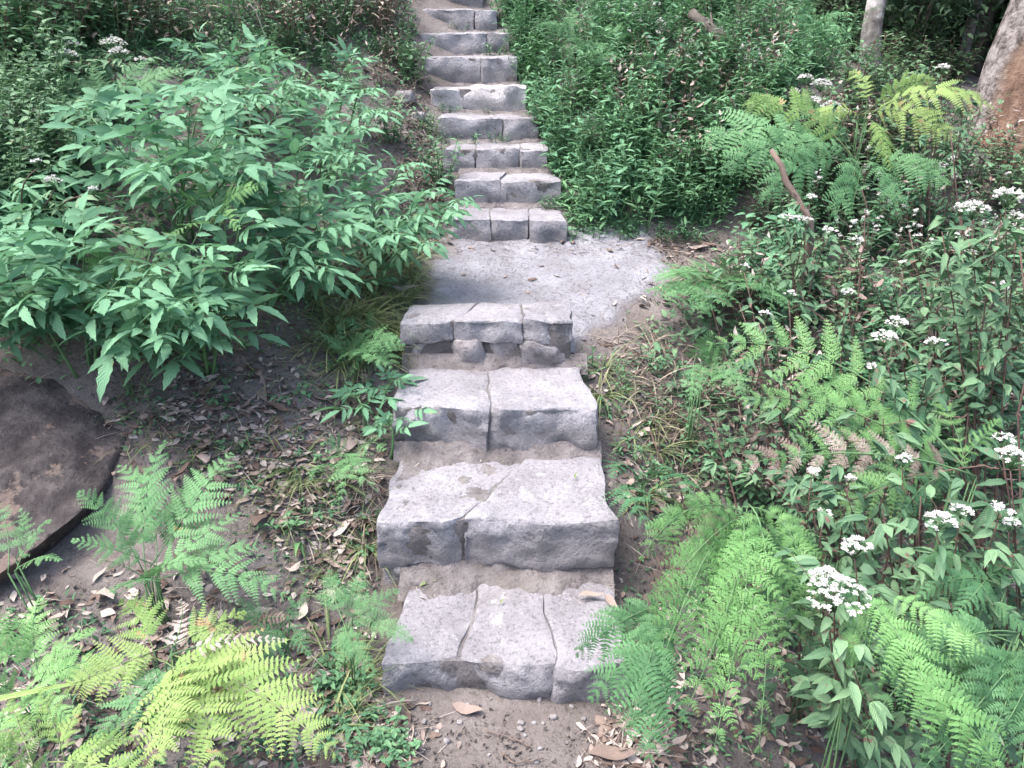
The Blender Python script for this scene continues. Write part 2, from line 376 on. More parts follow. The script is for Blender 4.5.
# a small lobed piece for the lacy ferns
def lacy():
    ts=[]
    for k,t in enumerate(np.linspace(.12,.86,5)):
        l = .34*(1-t*.62)
        for sgn in (-1,1): ts.append(place(BEAD,(t,sgn*.01,-.1*t*t), sgn*R(58), l))
    ts.append(place(BEAD,(.86,0,-.08),0,.2))
    return merge(ts)
LACY = lacy()
DRYT = []
for k in range(5):
    T = blade(6, .30+.06*k, .1*(k-2), .35-.16*k, .7)
    v = T[0].copy(); v[:,2] += .05*np.sin(v[:,0]*7+k)+.3*(v[:,1]**2)*(k-1); v[:,1] += .06*np.sin(v[:,0]*4+k)
    DRYT.append((v,T[1],T[2],T[3]))

# ------------------------------------------------------------------ ground
def axis(fine_a, fine_b, d, lo, hi):
    a = list(np.arange(fine_a, fine_b, d))
    s=d; x=fine_b
    while x < hi: a.append(x); s*=1.12; x+=s
    a.append(hi)
    s=d; x=fine_a-d
    pre=[]
    while x > lo: pre.append(x); s*=1.12; x-=s
    pre.append(lo)
    return np.array(pre[::-1]+a)
AX = axis(-2.4, 2.6, .02, -60, 60); AY = axis(1.0, 4.6, .02, -40, 70)
XX, YY = np.meshgrid(AX, AY)
ZZ = H(XX, YY)
out_ = np.maximum(np.abs(XX)-9, 0)
ZZ = ZZ + np.maximum(YY-24,0)*.2 - np.maximum(-YY-5,0)*.05 + np.where(XX<-12, (-XX-12)*.1, 0)
near = (np.abs(XX)<2.7)&(YY>.9)&(YY<4.8)
zn = np.zeros_like(ZZ)
idx = np.argwhere(near)
corr = np.clip((np.abs(XX-np.interp(YY,cxY,cxX))-np.interp(YY,cxY,cxW)+.06)/.1, 0.25, 1)
for j,i in idx:
    p = Vector((XX[j,i]*9, YY[j,i]*9, 0))
    zn[j,i] = noise.noise(p)*.010 + noise.noise(p*2.7)*.006 + noise.noise(p*7)*.003
ZZ += zn*corr
mb = MB()
ny, nx = XX.shape
ii = np.arange(ny-1)[:,None]*nx+np.arange(nx-1)[None]
mb.add(np.stack([XX,YY,ZZ],-1).reshape(-1,3), np.stack([ii,ii+1,ii+nx+1,ii+nx],-1).reshape(-1,4), np.tile([.5,.2,.5],(XX.size,1)))
ground = tag(mb.build('ground', M['dirt']), kind='structure')

# landing: worn cement and gravel between the two flights
def landing():
    xs = np.arange(-.75, 1.35, .02); ys = np.arange(2.86, 4.06, .02)
    X, Y = np.meshgrid(xs, ys); D = np.empty_like(X); Nn = np.empty_like(X)
    for j in range(X.shape[0]):
        for i in range(X.shape[1]):
            x, y = X[j,i], Y[j,i]
            e = noise.noise(Vector((x*3.3,y*3.3,4)))*.09+noise.noise(Vector((x*10,y*10,4)))*.04+noise.noise(Vector((x*30,y*30,4)))*.02
            l = -.40+.06*max(0,(y-3.1)); r = .34+.40*min(1,max(0,(y-3.02)/.5))
            D[j,i] = min(x-l, r-x, 4.2-y, (y-2.95)*1.2 if x>.27 else 9)+e
            Nn[j,i] = noise.noise(Vector((x*7,y*7,1)))*.006+noise.noise(Vector((x*22,y*22,2)))*.003
    H0 = H(X,Y)
    Z = H0 + np.clip(D/.05,-1,1)*.016 + Nn*np.clip(D/.05,0,1) + .004
    mb = MB(); ny,nx = X.shape
    ii = (np.arange(ny-1)[:,None]*nx+np.arange(nx-1)[None])
    f = np.stack([ii,ii+1,ii+nx+1,ii+nx],-1)[D[:-1,:-1]>-.06]
    mb.add(np.stack([X,Y,Z],-1).reshape(-1,3), f, np.stack([np.full(X.size,.5), np.clip(.60-D.ravel()*6,.0,.9), np.full(X.size,.5)],1))
    tag(mb.build('path', M['path']), kind='structure')
landing()

# ------------------------------------------------------------------ stone blocks
def block(mb, c, z0, z1, r=.02, amp=.006, res=.017, seed=0, face_amp=0.0, tilt=0, warp=0, so0=0):
    """c: four corners (front left, front right, back right, back left) in x,y"""
    c = np.asarray(c, float)
    hx = (np.linalg.norm(c[1]-c[0])+np.linalg.norm(c[2]-c[3]))/4
    hy = (np.linalg.norm(c[3]-c[0])+np.linalg.norm(c[2]-c[1]))/4
    hz = (z1-z0)/2
    n = [max(3,int(2*h/res)) for h in (hx,hy,hz)]
    h = V(hx,hy,hz); r = min(r, hx*.8, hy*.8, hz*.8)
    vs=[]; fs=[]; base=0
    for ax_ in range(3):
        o = [(1,2),(2,0),(0,1)][ax_]
        for sg in (-1,1):
            a = np.linspace(-1,1,n[o[0]]+1); b = np.linspace(-1,1,n[o[1]]+1)
            A,B = np.meshgrid(a,b)
            p = np.zeros(A.shape+(3,)); p[...,ax_]=sg; p[...,o[0]]=A; p[...,o[1]]=B
            vs.append((p*h).reshape(-1,3)); k=len(a)
            ii = (np.arange(len(b)-1)[:,None]*k+np.arange(k-1)[None])
            q = np.stack([ii,ii+1,ii+k+1,ii+k],-1).reshape(-1,4)
            if sg<0: q=q[:,::-1]
            fs.append(q+base); base+=A.size
    v = np.concatenate(vs); q = np.clip(v, -(h-r), h-r); d = v-q
    nn = nrm(d); 
    v2 = q + nn*r
    u = v2[:,0]/hx*.5+.5; w = v2[:,1]/hy*.5+.5
    xy = (c[0]*((1-u)*(1-w))[:,None]+c[1]*(u*(1-w))[:,None]+c[2]*(u*w)[:,None]+c[3]*((1-u)*w)[:,None])
    P = np.column_stack([xy, (z0+z1)/2+v2[:,2]])
    P[:,2] += tilt*(u-.5)
    D = np.empty(len(P)); so=seed*13.7
    for i,(x,y,z) in enumerate(P):
        a = noise.noise(Vector((x*6+so,y*6,z*6)))+.55*noise.noise(Vector((x*15+so,y*15,z*15)))-.45*abs(noise.noise(Vector((x*30,y*30+so,z*30))))+.2*noise.noise(Vector((x*60,y*60+so,z*60)))
        D[i] = a
    fr = np.clip(-nn[:,1],0,1)
    P += nn*(D*(amp+face_amp*fr))[:,None]
    cy = w*2*hy; cz = z1-P[:,2]; dist = np.sqrt(cy**2+cz**2); cs_ = np.minimum(u,1-u)*2*hx
    if warp:
        for i in range(len(P)):
            if dist[i]<.06:
                x=P[i,0]; c_=max(0,noise.noise(Vector((x*9,so0+seed,2)))+.10)+.5*max(0,noise.noise(Vector((x*25,so0,4))))
                c_=min(c_,.7)*.030*(1-dist[i]/.06)
                P[i,1]+=c_; P[i,2]-=c_*.8
            if cs_[i]<.05 and P[i,2]>z1-.06 and w[i]<.2:
                P[i,1]+=.012*(1-cs_[i]/.05)
    if warp:
        for i,(x,y,z) in enumerate(P.copy()):
            P[i,0] += warp*(noise.noise(Vector((x*4.5,y*4.5,so0)))+.5*noise.noise(Vector((x*12,y*12,so0))))
            P[i,1] += warp*(1.25*noise.noise(Vector((x*4.0+9,y*4.0,so0)))+.5*noise.noise(Vector((x*11,y*11+5,so0))))
            P[i,2] += warp*.35*noise.noise(Vector((x*5,y*5+3,so0)))
    # dirt at joints and tread backs; risers darkened by grime and painted-in shade
    edge = np.zeros(len(P)); m = np.minimum(np.minimum(u,1-u)*2*hx, np.minimum(w*3,1-w)*2*hy)
    edge = np.clip(1-m/.03,0,1)*.15 + np.clip((z1-.022-P[:,2])/.08,0,1)*.30 + np.clip((w-.62)/.38,0,1)*.42*(1 if z1-z0>.05 else 0)
    mb.add(P, np.concatenate(fs), np.stack([np.full(len(P),.5), edge, np.full(len(P),.5)],1))

def step(k, seams, label, depth=None, under=None, thick=None, back=None):
    """seams: list of (front u, back u) splits 0..1 ; each block a mesh of its own"""
    Y, z, x0, x1 = ST[k]
    Y2 = (ST[k+1][0] if k+1 < len(ST) else Y+.3) if depth is None else Y+depth
    zb = (ST[k-1][1] if k else 0)-.05
    root = empty('stone_step', ((x0+x1)/2, Y, zb), label, 'stone step')
    L = np.array(root.location)
    # width at the back follows the next step's line a little
    bx0, bx1 = x0+.03, x1-.02
    s = [(0,0)]+seams+[(1,1)]
    rr = random.Random(k*7+1)
    zt = z-.16 if thick is None else z-thick
    for i in range(len(s)-1):
        g=.0006
        fa, fb = x0+(x1-x0)*s[i][0]+g, x0+(x1-x0)*s[i+1][0]-g
        ba, bb = bx0+(bx1-bx0)*s[i][1]+g, bx0+(bx1-bx0)*s[i+1][1]-g
        yo = [rr.uniform(-.012,.014) for _ in range(2)]
        m_ = MB(); dz = rr.uniform(-.006,.004)
        low = zb if under is None else zt
        block(m_, [(fa,Y+yo[0]),(fb,Y+yo[1]),(bb,Y2+.03),(ba,Y2+.03)], low, z+dz, r=.009 if k<4 else .007, amp=.0065, seed=k*5+i, face_amp=.020, tilt=rr.uniform(-.008,.008), res=.013 if k<4 else .02, warp=.024 if k<4 else .014, so0=k*3.7)
        m_.build('stone', M['stone'], root, L)
    if under:
        for (a,b,rec) in under:
            m_ = MB(); xa, xb = x0+(x1-x0)*a, x0+(x1-x0)*b
            block(m_, [(xa+.004,Y+rec),(xb-.004,Y+rec+.01),(xb,Y+.2),(xa,Y+.2)], zb, zt+.012, r=.03, amp=.016, seed=k*9+int(a*50), face_amp=.03, warp=.024, so0=k*3.7)
            m_.build('rough_stone', M['stone_face'], root, L)
    m_ = MB()
    block(m_, [(x0+.015,Y+(.014 if k<4 else .022)),(x1-.015,Y+(.014 if k<4 else .022)),(bx1-.01,Y2+.03),(bx0+.01,Y2+.03)], zb, z-.007, r=.01, amp=.004, seed=k+70, face_amp=.012, warp=.024 if k<4 else .014, so0=k*3.7)
    m_.build('mortar', M['mortar'], root, L)
    # soil gathered against the next riser
    if k < 12 and k != 3:
        Yb = ST[k+1][0]+.012; dd = {0:.12,1:.085,2:.065}.get(k,.06)
        xs = np.arange(x0+.0, x1-.0, .012); vs_ = np.linspace(0,1,12)
        G_ = np.zeros((12,len(xs),3))
        for i,x in enumerate(xs):
            w_ = dd*(1+.9*noise.noise(Vector((x*6,k*3.1,0)))+.5*noise.noise(Vector((x*19,k*3.1,7))))
            for j,v_ in enumerate(vs_):
                y_ = Yb-w_*(1-v_)
                G_[j,i] = (x, y_, z-.012+(.010+(.05 if k<3 else .022)*v_**1.6)*min(1,v_*3)+.006*noise.noise(Vector((x*30,y_*30,k)))+.004*noise.noise(Vector((x*70,y_*70,k))))
        nx_=len(xs); ii=np.arange(11)[:,None]*nx_+np.arange(nx_-1)[None]
        m_=MB(); m_.add(G_.reshape(-1,3), np.stack([ii,ii+1,ii+nx_+1,ii+nx_],-1).reshape(-1,4), np.tile([.5,.3,.5],(12*nx_,1)))
        m_.build('soil', M['soil'], root, L)
    return root
step(0, [(.29,.36),(.68,.67)], 'lowest stone step, three worn blocks just above the bare dirt', depth=.40)
step(1, [(.34,.66)], 'second stone step from the bottom, two slabs split by a long diagonal seam', thick=.17, under=[(.01,.20,-.010),(.21,.40,-.018),(.41,.97,-.008)])
step(2, [(.49,.42)], 'third stone step from the bottom, two pale slabs with an upright joint between them', thick=.16, under=[(.01,.28,-.012),(.29,.56,-.006),(.57,.98,-.012)])
step(3, [(.31,.44),(.70,.70)], 'fourth stone step, top of the lower flight, rough lumpy riser at the landing', depth=.20, thick=.09, under=[(.01,.29,-.008),(.30,.50,-.024),(.51,.66,-.004),(.67,.98,-.020)])
ulab = ['first step of the upper flight, low and wide beside the gravel landing',
 'second step of the upper flight with two cracked blocks',
 'third step of the upper flight, square joints in its riser',
 'fourth step of the upper flight, small weeds growing along its foot',
 'whitest step, fifth of the upper flight, with a dark forked crack',
 'sixth step of the upper flight, a diagonal crack on its right half',
 'seventh step of the upper flight, low riser with litter below it',
 'eighth step of the upper flight, tall blocks near the top of view',
 'ninth step of the upper flight, half lost at the top of the stair',
 'topmost stone step, small and far, where the stair leaves the view']
useams = [[(.33,.3),(.7,.7)],[(.42,.5)],[(.3,.28),(.72,.74)],[(.66,.5)],[(.36,.44)],[(.60,.45)],[(.74,.8)],[(.72,.6)],[(.5,.5)],[(.45,.5)]]
M_white = stonemat('white_stone', (.40,.39,.415),(.50,.49,.51),(.28,.27,.28),(.25,.235,.23), lich=(.62,.62,.64))
for i in range(10):
    r_ = step(4+i, useams[i], ulab[i])
    if i == 4:
        for c_ in r_.children:
            if c_.name.startswith('stone'): c_.data.materials[0] = M_white

# ------------------------------------------------------------------ boulder and loose rocks
def rock(name, cpos, size, seed, mat, label, cat='rock', group=None, flat=None, rotz=0, sub=5, rough=.16, clampv=.74):
    import bmesh
    bm = bmesh.new(); bmesh.ops.create_icosphere(bm, subdivisions=sub, radius=1)
    for v in bm.verts:
        p = v.co.copy()
        q = Vector([max(-clampv,min(clampv,c)) for c in p])*(.83/clampv)
        a = noise.noise(p*1.1+Vector((seed,0,0)))*.22*rough/.16 + noise.noise(p*2.7+Vector((0,seed,0)))*.10*rough/.16 + noise.noise(p*7+Vector((0,0,seed)))*.03 + noise.noise(p*19)*.010
        v.co = q*(1+a)
        v.co.x *= size[0]; v.co.y *= size[1]; v.co.z *= size[2]
    me = bpy.data.meshes.new(name); bm.to_mesh(me); bm.free()
    for p in me.polygons: p.use_smooth = True
    at_ = me.attributes.new('leaf','FLOAT_VECTOR','POINT'); at_.data.foreach_set('vector', np.tile([.5,.1,.5],(len(me.vertices),1)).astype(np.float32).ravel())
    me.materials.append(mat)
    o = bpy.data.objects.new(name, me); COL.objects.link(o); o.location = cpos
    o.rotation_euler = (0,0,rotz) if flat is None else flat
    return tag(o, label, cat, group)
rock('boulder', (-1.93,2.10,.13), (.60,.78,.46), 3.3, M['boulder'], 'large smooth dark brown boulder on the left below the leafy shrubs', 'boulder', flat=(R(13),R(22),R(-22)), sub=6, rough=.13, clampv=.68)
for px,py,s,lab in ((612,207,.05,'small square stone among the weeds right of the upper flight'),(603,214,.035,'pale broken stone lying beside the small square stone above the landing'),
                    (405,100,.07,'grey embedded stone in the bank left of the whitest step'),(418,120,.05,'buried stone end left of the fourth upper step')):
    p = hit(px,py)
    if p is not None: rock('loose_stone', (p[0],p[1],p[2]+s*.25), (s,s*.8,s*.6), px*.1, M['stone_face'], lab, 'stone', rotz=px, sub=3)
for i in range(26):
    px, py = random.uniform(400,610), random.uniform(700,768)
    p = hit(px,py)
    s = random.uniform(.004,.011)
    rock('pebble', (p[0],p[1],p[2]+s*.3), (s,s*.8,s*.6), i*1.7, M['stone_face'], 'small grey pebble on the bare dirt below the lowest step', 'pebble', 'pebbles on the dirt', rotz=i, sub=2)

# ------------------------------------------------------------------ ferns
def bez(a,b,c,t):
    t = np.asarray(t)[:,None]; return a*(1-t)**2+2*b*t*(1-t)+c*t*t
def bezT(a,b,c,t):
    t = np.asarray(t)[:,None]; return nrm(2*(b-a)*(1-t)+2*(c-b)*t)
def frond(root, L, base, tip, arch=.12, width=.5, pairs=14, style='brk', mat='fern', hint=None, droop=.25, tint=.5, start=.2, pl=None, shape='tri', seed=0, ang=58, spacing=None, curl=0):
    r = np.random.RandomState(seed+int(abs(base[0]*977+tip[1]*1313+tip[2]*71))%99991)
    base=np.asarray(base,float); tip=np.asarray(tip,float)
    Ln = np.linalg.norm(tip-base)
    hint = V(0,-.35,1) if hint is None else np.asarray(hint,float)
    hint = nrm(hint + r.randn(3)*.08)
    side0 = nrm(np.cross(tip-base, V(0,0,1)))
    mid = (base+tip)/2 + V(0,0,1)*arch*Ln*2 + side0*r.uniform(-.24,.24)*Ln
    fo = MB(); rb = MB()
    ts = np.linspace(0,1,14); rb.tube(bez(base,mid,tip,ts), .0028*max(.6,Ln*1.6), .0008, 5, .5)
    pairs = max(6,int(pairs*.95)); uu=(np.arange(pairs)+.3)/pairs; t = start+(1-start)*(1-(1-uu)**1.3)
    tint += r.uniform(-.26,.22); hint = nrm(hint+r.randn(3)*.14)
    pf = pl or .15
    P = bez(base,mid,tip,t); T = bezT(base,mid,tip,t)
    tw = r.uniform(-.6,.6)
    for i in range(pairs):
        u = (t[i]-start)/(1-start)
        if shape=='tri': l = (1-u)**.85*(.75+.25*min(1,u*6))
        elif shape=='lan': l = math.sin(math.pi*min(1,(u*.86+.14)))**.8*(1-.1*u)
        else: l = (1-u)**.6
        l = l*width*Ln*(r.uniform(.8,1.12) if r.rand()>.08 else r.uniform(.45,.75))
        if l < .006: l = .006
        n = nrm(hint-(hint@T[i])*T[i]); S = np.cross(T[i], n)
        for sg in (-1,1):
            if r.rand() < .06: continue
            a = R(ang+ (-14*u) + r.uniform(-12,12))
            d = nrm(S*sg*math.sin(a)+T[i]*math.cos(a) + n*r.uniform(-.22,.22)+ n*tw*sg*.45)
            k = max(4, int(round((1.1 if style=='brk' else 1.15)/(.62*pf if style=='brk' else .95*pf)*(1-.35*u))))
            s = (np.arange(k)+.6)/(k+.2)
            down = V(0,0,-1)
            dr = droop*r.uniform(.6,1.4)
            cp = P[i]+d*(s*l)[:,None]+down*(dr*l*s**2)[:,None]+T[i]*(curl*l*s**2)[:,None]
            ct = nrm(d[None]+down*(2*dr*s)[:,None]+T[i]*(2*curl*s)[:,None])
            cn = nrm(n[None]-(ct@n)[:,None]*ct)
            cs = np.cross(ct, cn)
            pln = np.maximum((1.15 if style=='brk' else 1.35)*pf*l*(1-s**1.6*.8)*(1+.5*u), .004)
            tt = tint + r.uniform(-.17,.17)+r.uniform(-.12,.12,k)
            for sg2 in (-1,1):
                b = R(72 if style=='brk' else 58)
                dd = cs*sg2*math.sin(b)+ct*math.cos(b) + down*.05 + r.uniform(-.10,.10,(k,3))
                if style=='brk': fo.inst(PINN, cp, dd, cn+r.uniform(-.15,.15,(k,3)), pln*r.uniform(.85,1.1,k), tt, sy=pln*1.25)
                elif style=='lacy': fo.inst(LACY, cp, dd, cn+r.uniform(-.2,.2,(k,3)), pln*1.1*r.uniform(.85,1.1,k), tt)
                elif style=='comb': fo.inst(PINN, cp, dd, cn, pln, tt, sy=pln*1.0)
            # tip piece and midrib of the pinna
            fo.inst(PINN, [cp[-1]], [ct[-1]], [cn[-1]], pln[-1]*1.2, tt[-1])
            w = max(.0006,.0016*l/.2)
            e = np.linspace(0,1,5)[:,None]
            line = P[i]+d*(e*l)+down*(dr*l*e**2)+T[i]*(curl*l*e**2)+n*.0008
            va = np.concatenate([line-cs[0]*w*(1-e*.7), line+cs[0]*w*(1-e*.7)])
            q = np.array([(j,j+1,j+6,j+5) for j in range(4)])
            fo.add(va, q, np.tile([.5,.0,tint],(10,1)))
    o = fo.build('frond', M[mat], root, L)
    c = rb.build('frond_stalk', M['stem_green' if mat!='fern_yellow' else 'grass'], o)
    c.data.transform(__import__('mathutils').Matrix.Translation(-Vector(L)))
    return o
def G(px, py, dz=0.0, Y=None):
    if Y is not None: return at(px,py,Y)
    p = hit(px,py)
    return p+V(0,0,dz)
def fern(label, base, fronds, **kw):
    base = np.asarray(base,float)
    gz = min(base[2], float(H(base[0],base[1])))
    root = empty('fern', (base[0],base[1],gz), label, 'fern')
    L = np.array(root.location)
    bases=[]
    for i,(px,py,Y,*ex) in enumerate(fronds):
        k = dict(kw)
        if ex: k.update(ex[0])
        b = k.pop('b', None)
        bb = base + rs.uniform(-.03,.03,3); bases.append(bb)
        frond(root, L, bb, at(px,py,Y), seed=i, **k)
    # stipes from the soil to each frond
    cr = MB(); g0 = V(base[0],base[1],gz-.02)
    for ch in list(root.children):
        pass
    for b1 in bases:
        a0 = g0+V(*rs.uniform(-.025,.025,2),0); cr.tube([a0,(a0*.6+b1*.4)+V(*rs.uniform(-.01,.01,2),.0),b1], .0026,.0022,5)
    cr.build('stipe', M['stem_green'], root, L)
    return root

# left foreground ferns
b = at(150,575,1.72)
fern('mid green fern of many fronds beside the dark boulder', b, [
 (78,492,1.78),(72,540,1.68),(165,440,2.02),(232,452,2.0),(240,512,1.86),(292,600,1.62),(112,592,1.5,dict(width=.6)),(200,470,2.06),(118,465,1.95),(262,545,1.8),(100,560,1.7,dict(mat='dry',width=.25)),(205,560,1.7)],
 width=.40, pairs=11, arch=.10, mat='fern', droop=.15, tint=.62, pl=.15)
b = at(165,655,1.42)
fern('yellow green fern with browning pinnae at the bottom left corner', b, [
 (338,756,1.16,dict(width=.42,pairs=13)),(245,612,1.55),(262,672,1.40),(150,775,1.08),(95,742,1.20,dict(mat='fern')),(180,600,1.6,dict(mat='dry',width=.25)),(285,640,1.5,dict(mat='dry',width=.2)),(60,690,1.3),(215,775,1.1),(120,600,1.56),(300,690,1.32,dict(width=.34))],
 width=.52, pairs=13, arch=.08, mat='fern_yellow', droop=.12, tint=.66, pl=.15)
b = at(28,690,1.35)
fern('pale green fern cut by the left edge of the view', b, [
 (-20,600,1.5),(40,598,1.55),(95,628,1.48),(70,720,1.22),(10,770,1.12),(-40,680,1.3),(112,662,1.38)],
 width=.46, pairs=13, arch=.10, mat='fern_bright', droop=.2, tint=.72, pl=.15)
b = at(345,625,1.60)
fern('small soft fern leaning over the left end of the lowest step', b, [
 (412,640,1.56),(330,570,1.74),(338,668,1.48),(398,590,1.68),(375,672,1.46),(362,572,1.76)],
 width=.42, pairs=11, style='lacy', arch=.08, mat='fern', droop=.12, tint=.6, pl=.16, spacing=.015)
b = at(285,628,1.66)
fern('small dull fern between the yellow fern and the lowest step', b, [
 (240,598,1.72),(310,655,1.55),(262,672,1.5),(305,590,1.78),(235,640,1.6)],
 width=.4, pairs=9, style='lacy', arch=.1, mat='fern_deep', droop=.15, tint=.55, pl=.16, spacing=.016)
b = at(18,560,1.66)
fern('thin pale fern growing up against the boulder by the left edge', b, [
 (50,520,1.72),(-10,500,1.8),(20,510,1.8),(60,560,1.6)],
 width=.35, pairs=9, style='lacy', arch=.1, mat='fern', droop=.15, tint=.6, pl=.16, spacing=.016)
b = at(128,325,2.62)
fern('bracken fern with broad fronds under the big leafy shrub', b, [
 (95,240,2.6),(172,250,2.5),(55,272,2.45),(150,230,2.75),(62,320,2.3),(185,300,2.35),(120,262,2.45,dict(width=.5))],
 width=.42, pairs=14, arch=.10, mat='fern', droop=.12, tint=.55, pl=.15, hint=V(0,-.8,.8))
b = at(8,300,2.7)
fern('brownish green fern at the left edge under the shrubs', b, [
 (-20,250,2.6),(50,262,2.6),(60,310,2.4),(15,330,2.35),(30,240,2.8)],
 width=.38, pairs=12, arch=.1, mat='fern_deep', droop=.15, tint=.45, pl=.15, hint=V(0,-.8,.8))
b = G(348,372)
fern('small blue green fern above the litter left of the third step', b+V(0,0,.02), [
 (315,332,2.65),(372,330,2.7),(392,368,2.45),(340,322,2.8),(405,345,2.5)],
 width=.38, pairs=10, style='lacy', arch=.15, mat='fern', droop=.15, tint=.5, pl=.18, spacing=.018)
b = at(290,235,3.0)
fern('fern with level fronds in the gap right of the bracken', b, [
 (230,200,3.0),(320,205,3.0),(250,185,3.1),(300,190,3.2),(245,225,2.85)],
 width=.36, pairs=12, arch=.1, mat='fern', droop=.12, tint=.45, pl=.15, hint=V(0,-.8,.8))
b = at(120,110,3.7)
fern('grey green fern fronds reaching over the back of the left shrub', b, [
 (50,75,3.7),(190,70,3.7),(95,62,3.8),(150,60,3.9),(40,110,3.4),(215,95,3.6)],
 width=.34, pairs=13, arch=.12, mat='fern', droop=.12, tint=.5, pl=.15, hint=V(0,-.8,.8))
b = at(45,775,1.14)
fern('yellowish fern rising from the bottom edge near the left corner', b, [
 (10,700,1.25),(80,705,1.24),(130,740,1.16),(-20,740,1.14),(40,690,1.28),(160,775,1.08)],
 width=.38, pairs=11, arch=.10, mat='fern_yellow', droop=.15, tint=.45, pl=.17)
b = G(255,640)+V(0,0,.04)
fern('wilting brown fern between the mid green fern and the yellow one', b, [
 (225,600,1.62),(285,618,1.6),(250,668,1.42),(205,640,1.5)],
 width=.3, pairs=9, arch=.1, mat='dry', droop=.25, tint=.3, pl=.15)
b = G(640,500)+V(0,0,.03)
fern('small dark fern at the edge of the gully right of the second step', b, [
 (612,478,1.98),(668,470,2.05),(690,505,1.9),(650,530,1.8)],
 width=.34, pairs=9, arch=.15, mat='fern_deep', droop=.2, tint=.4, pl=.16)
b = G(372,352)+V(0,0,.05)
fern('fern spilling beside the left end of the fourth step', b, [
 (335,318,2.85),(400,340,2.7),(350,375,2.6),(395,385,2.55),(322,350,2.75),(370,312,2.9)],
 width=.36, pairs=11, arch=.12, mat='fern', droop=.2, tint=.6, pl=.15)
b = G(352,470)+V(0,0,.03)
fern('small fern among the dry leaves left of the second step', b, [
 (322,445,2.15),(385,450,2.1),(340,500,1.95),(378,492,1.98),(310,480,2.05)],
 width=.36, pairs=9, style='lacy', arch=.14, mat='fern', droop=.15, tint=.6, pl=.16)
b = at(215,215,2.75)
fern('fern fronds showing through the middle of the tallest leafy shrub', b, [
 (160,190,2.6),(265,185,2.6),(190,165,2.75),(240,230,2.5),(170,235,2.5)],
 width=.36, pairs=12, arch=.1, mat='fern_bright', droop=.12, tint=.6, pl=.15, hint=V(0,-.8,.8))
# right hand ferns
b = at(742,512,1.78)
fern('large bright lacy fern drooping over the dark gully right of the lowest steps', b, [
 (640,560,1.62),(645,620,1.50),(652,690,1.38),(680,725,1.32),(712,757,1.26),(825,600,1.55),(758,756,1.25),(805,640,1.48),
 (660,522,1.75),(735,690,1.36),(690,700,1.5,dict(mat='fern_deep')),(780,600,1.7,dict(mat='fern_deep')),(720,640,1.6,dict(mat='fern_deep')),(630,620,1.62,dict(mat='dry',width=.2))],
 width=.22, pairs=13, style='lacy', arch=.22, mat='fern_bright', droop=.4, tint=.42, pl=.16, spacing=.0125, hint=V(-.15,-1,.55), shape='lan', start=.14)
b = at(668,608,1.56)
fern('deep green fern on the right end of the lowest step', b, [
 (575,655,1.46),(590,700,1.36),(628,735,1.28),(650,760,1.24),(610,625,1.55),(660,700,1.34),(640,680,1.38)],
 width=.32, pairs=12, arch=.14, mat='fern', droop=.35, tint=.35, pl=.16, hint=V(-.2,-1,.6), shape='lan')
b = at(830,560,1.72)
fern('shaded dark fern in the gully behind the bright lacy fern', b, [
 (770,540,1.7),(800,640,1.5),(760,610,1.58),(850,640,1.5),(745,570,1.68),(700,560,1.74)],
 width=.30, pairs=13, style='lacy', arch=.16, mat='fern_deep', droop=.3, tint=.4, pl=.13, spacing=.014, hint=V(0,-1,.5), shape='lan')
b = at(1015,640,1.34)
fern('big fern with hanging fronds in the bottom right corner', b, [
 (862,735,1.18),(905,790,1.06),(960,800,1.04),(1020,790,1.05),(1060,720,1.16),(850,700,1.26),(930,760,1.1),(990,745,1.12),(880,660,1.33)],
 width=.30, pairs=13, arch=.16, mat='fern', droop=.4, tint=.45, pl=.16, hint=V(-.1,-1,.7))
b = at(872,590,1.36)
fern('bright yellow green fern hanging between the white flowers and the corner', b, [
 (1005,775,1.02,dict(width=.26)),(935,690,1.16,dict(width=.3)),(965,740,1.08,dict(width=.26)),(985,650,1.2,dict(width=.25)),(850,665,1.26)],
 width=.24, pairs=14, arch=.10, mat='fern_bright', droop=.5, tint=.6, pl=.17, hint=V(-.1,-1,.6), shape='lan')
b = at(990,590,1.50)
fern('blue green fern with curled fronds at the right edge', b, [
 (915,600,1.46),(1035,560,1.5),(925,560,1.56),(1030,640,1.38),(950,620,1.40)],
 width=.32, pairs=14, arch=.16, mat='fern_deep', droop=.25, tint=.75, pl=.14, hint=V(-.1,-1,.7))
b = at(965,478,1.95)
fern('wide lacy fern reaching left under the white flowered stems', b, [
 (705,345,2.25),(742,400,2.1),(790,365,2.3),(770,462,1.95),(830,520,1.75),(865,370,2.25,dict(mat='fern_deep')),(895,530,1.7,dict(mat='fern_deep')),(935,395,2.2),(720,470,2.0,dict(mat='dry',width=.2)),(1000,420,2.0)],
 width=.21, pairs=12, style='lacy', arch=.12, mat='fern_bright', droop=.25, tint=.55, pl=.11, spacing=.015, hint=V(-.1,-1,.6), shape='lan', start=.12)
b = at(700,372,2.55)
fern('pale young fern at the right edge of the landing', b, [
 (712,332,2.5),(735,380,2.35),(725,345,2.4),(690,400,2.3),(745,405,2.2)],
 width=.40, pairs=10, arch=.15, mat='fern', droop=.2, tint=.75, pl=.16, hint=V(0,-1,.7), style='lacy', spacing=.016)
b = G(725,292)
fern('flat feathery fern spreading on the ground beside the landing', b+V(0,0,.03), [
 (655,282,3.0),(668,305,2.85),(690,268,3.2),(735,262,3.25),(780,280,3.1),(770,310,2.8),(700,318,2.8)],
 width=.42, pairs=12, style='lacy', arch=.08, mat='fern', droop=.08, tint=.55, pl=.17, spacing=.018)
b = at(855,165,3.9)
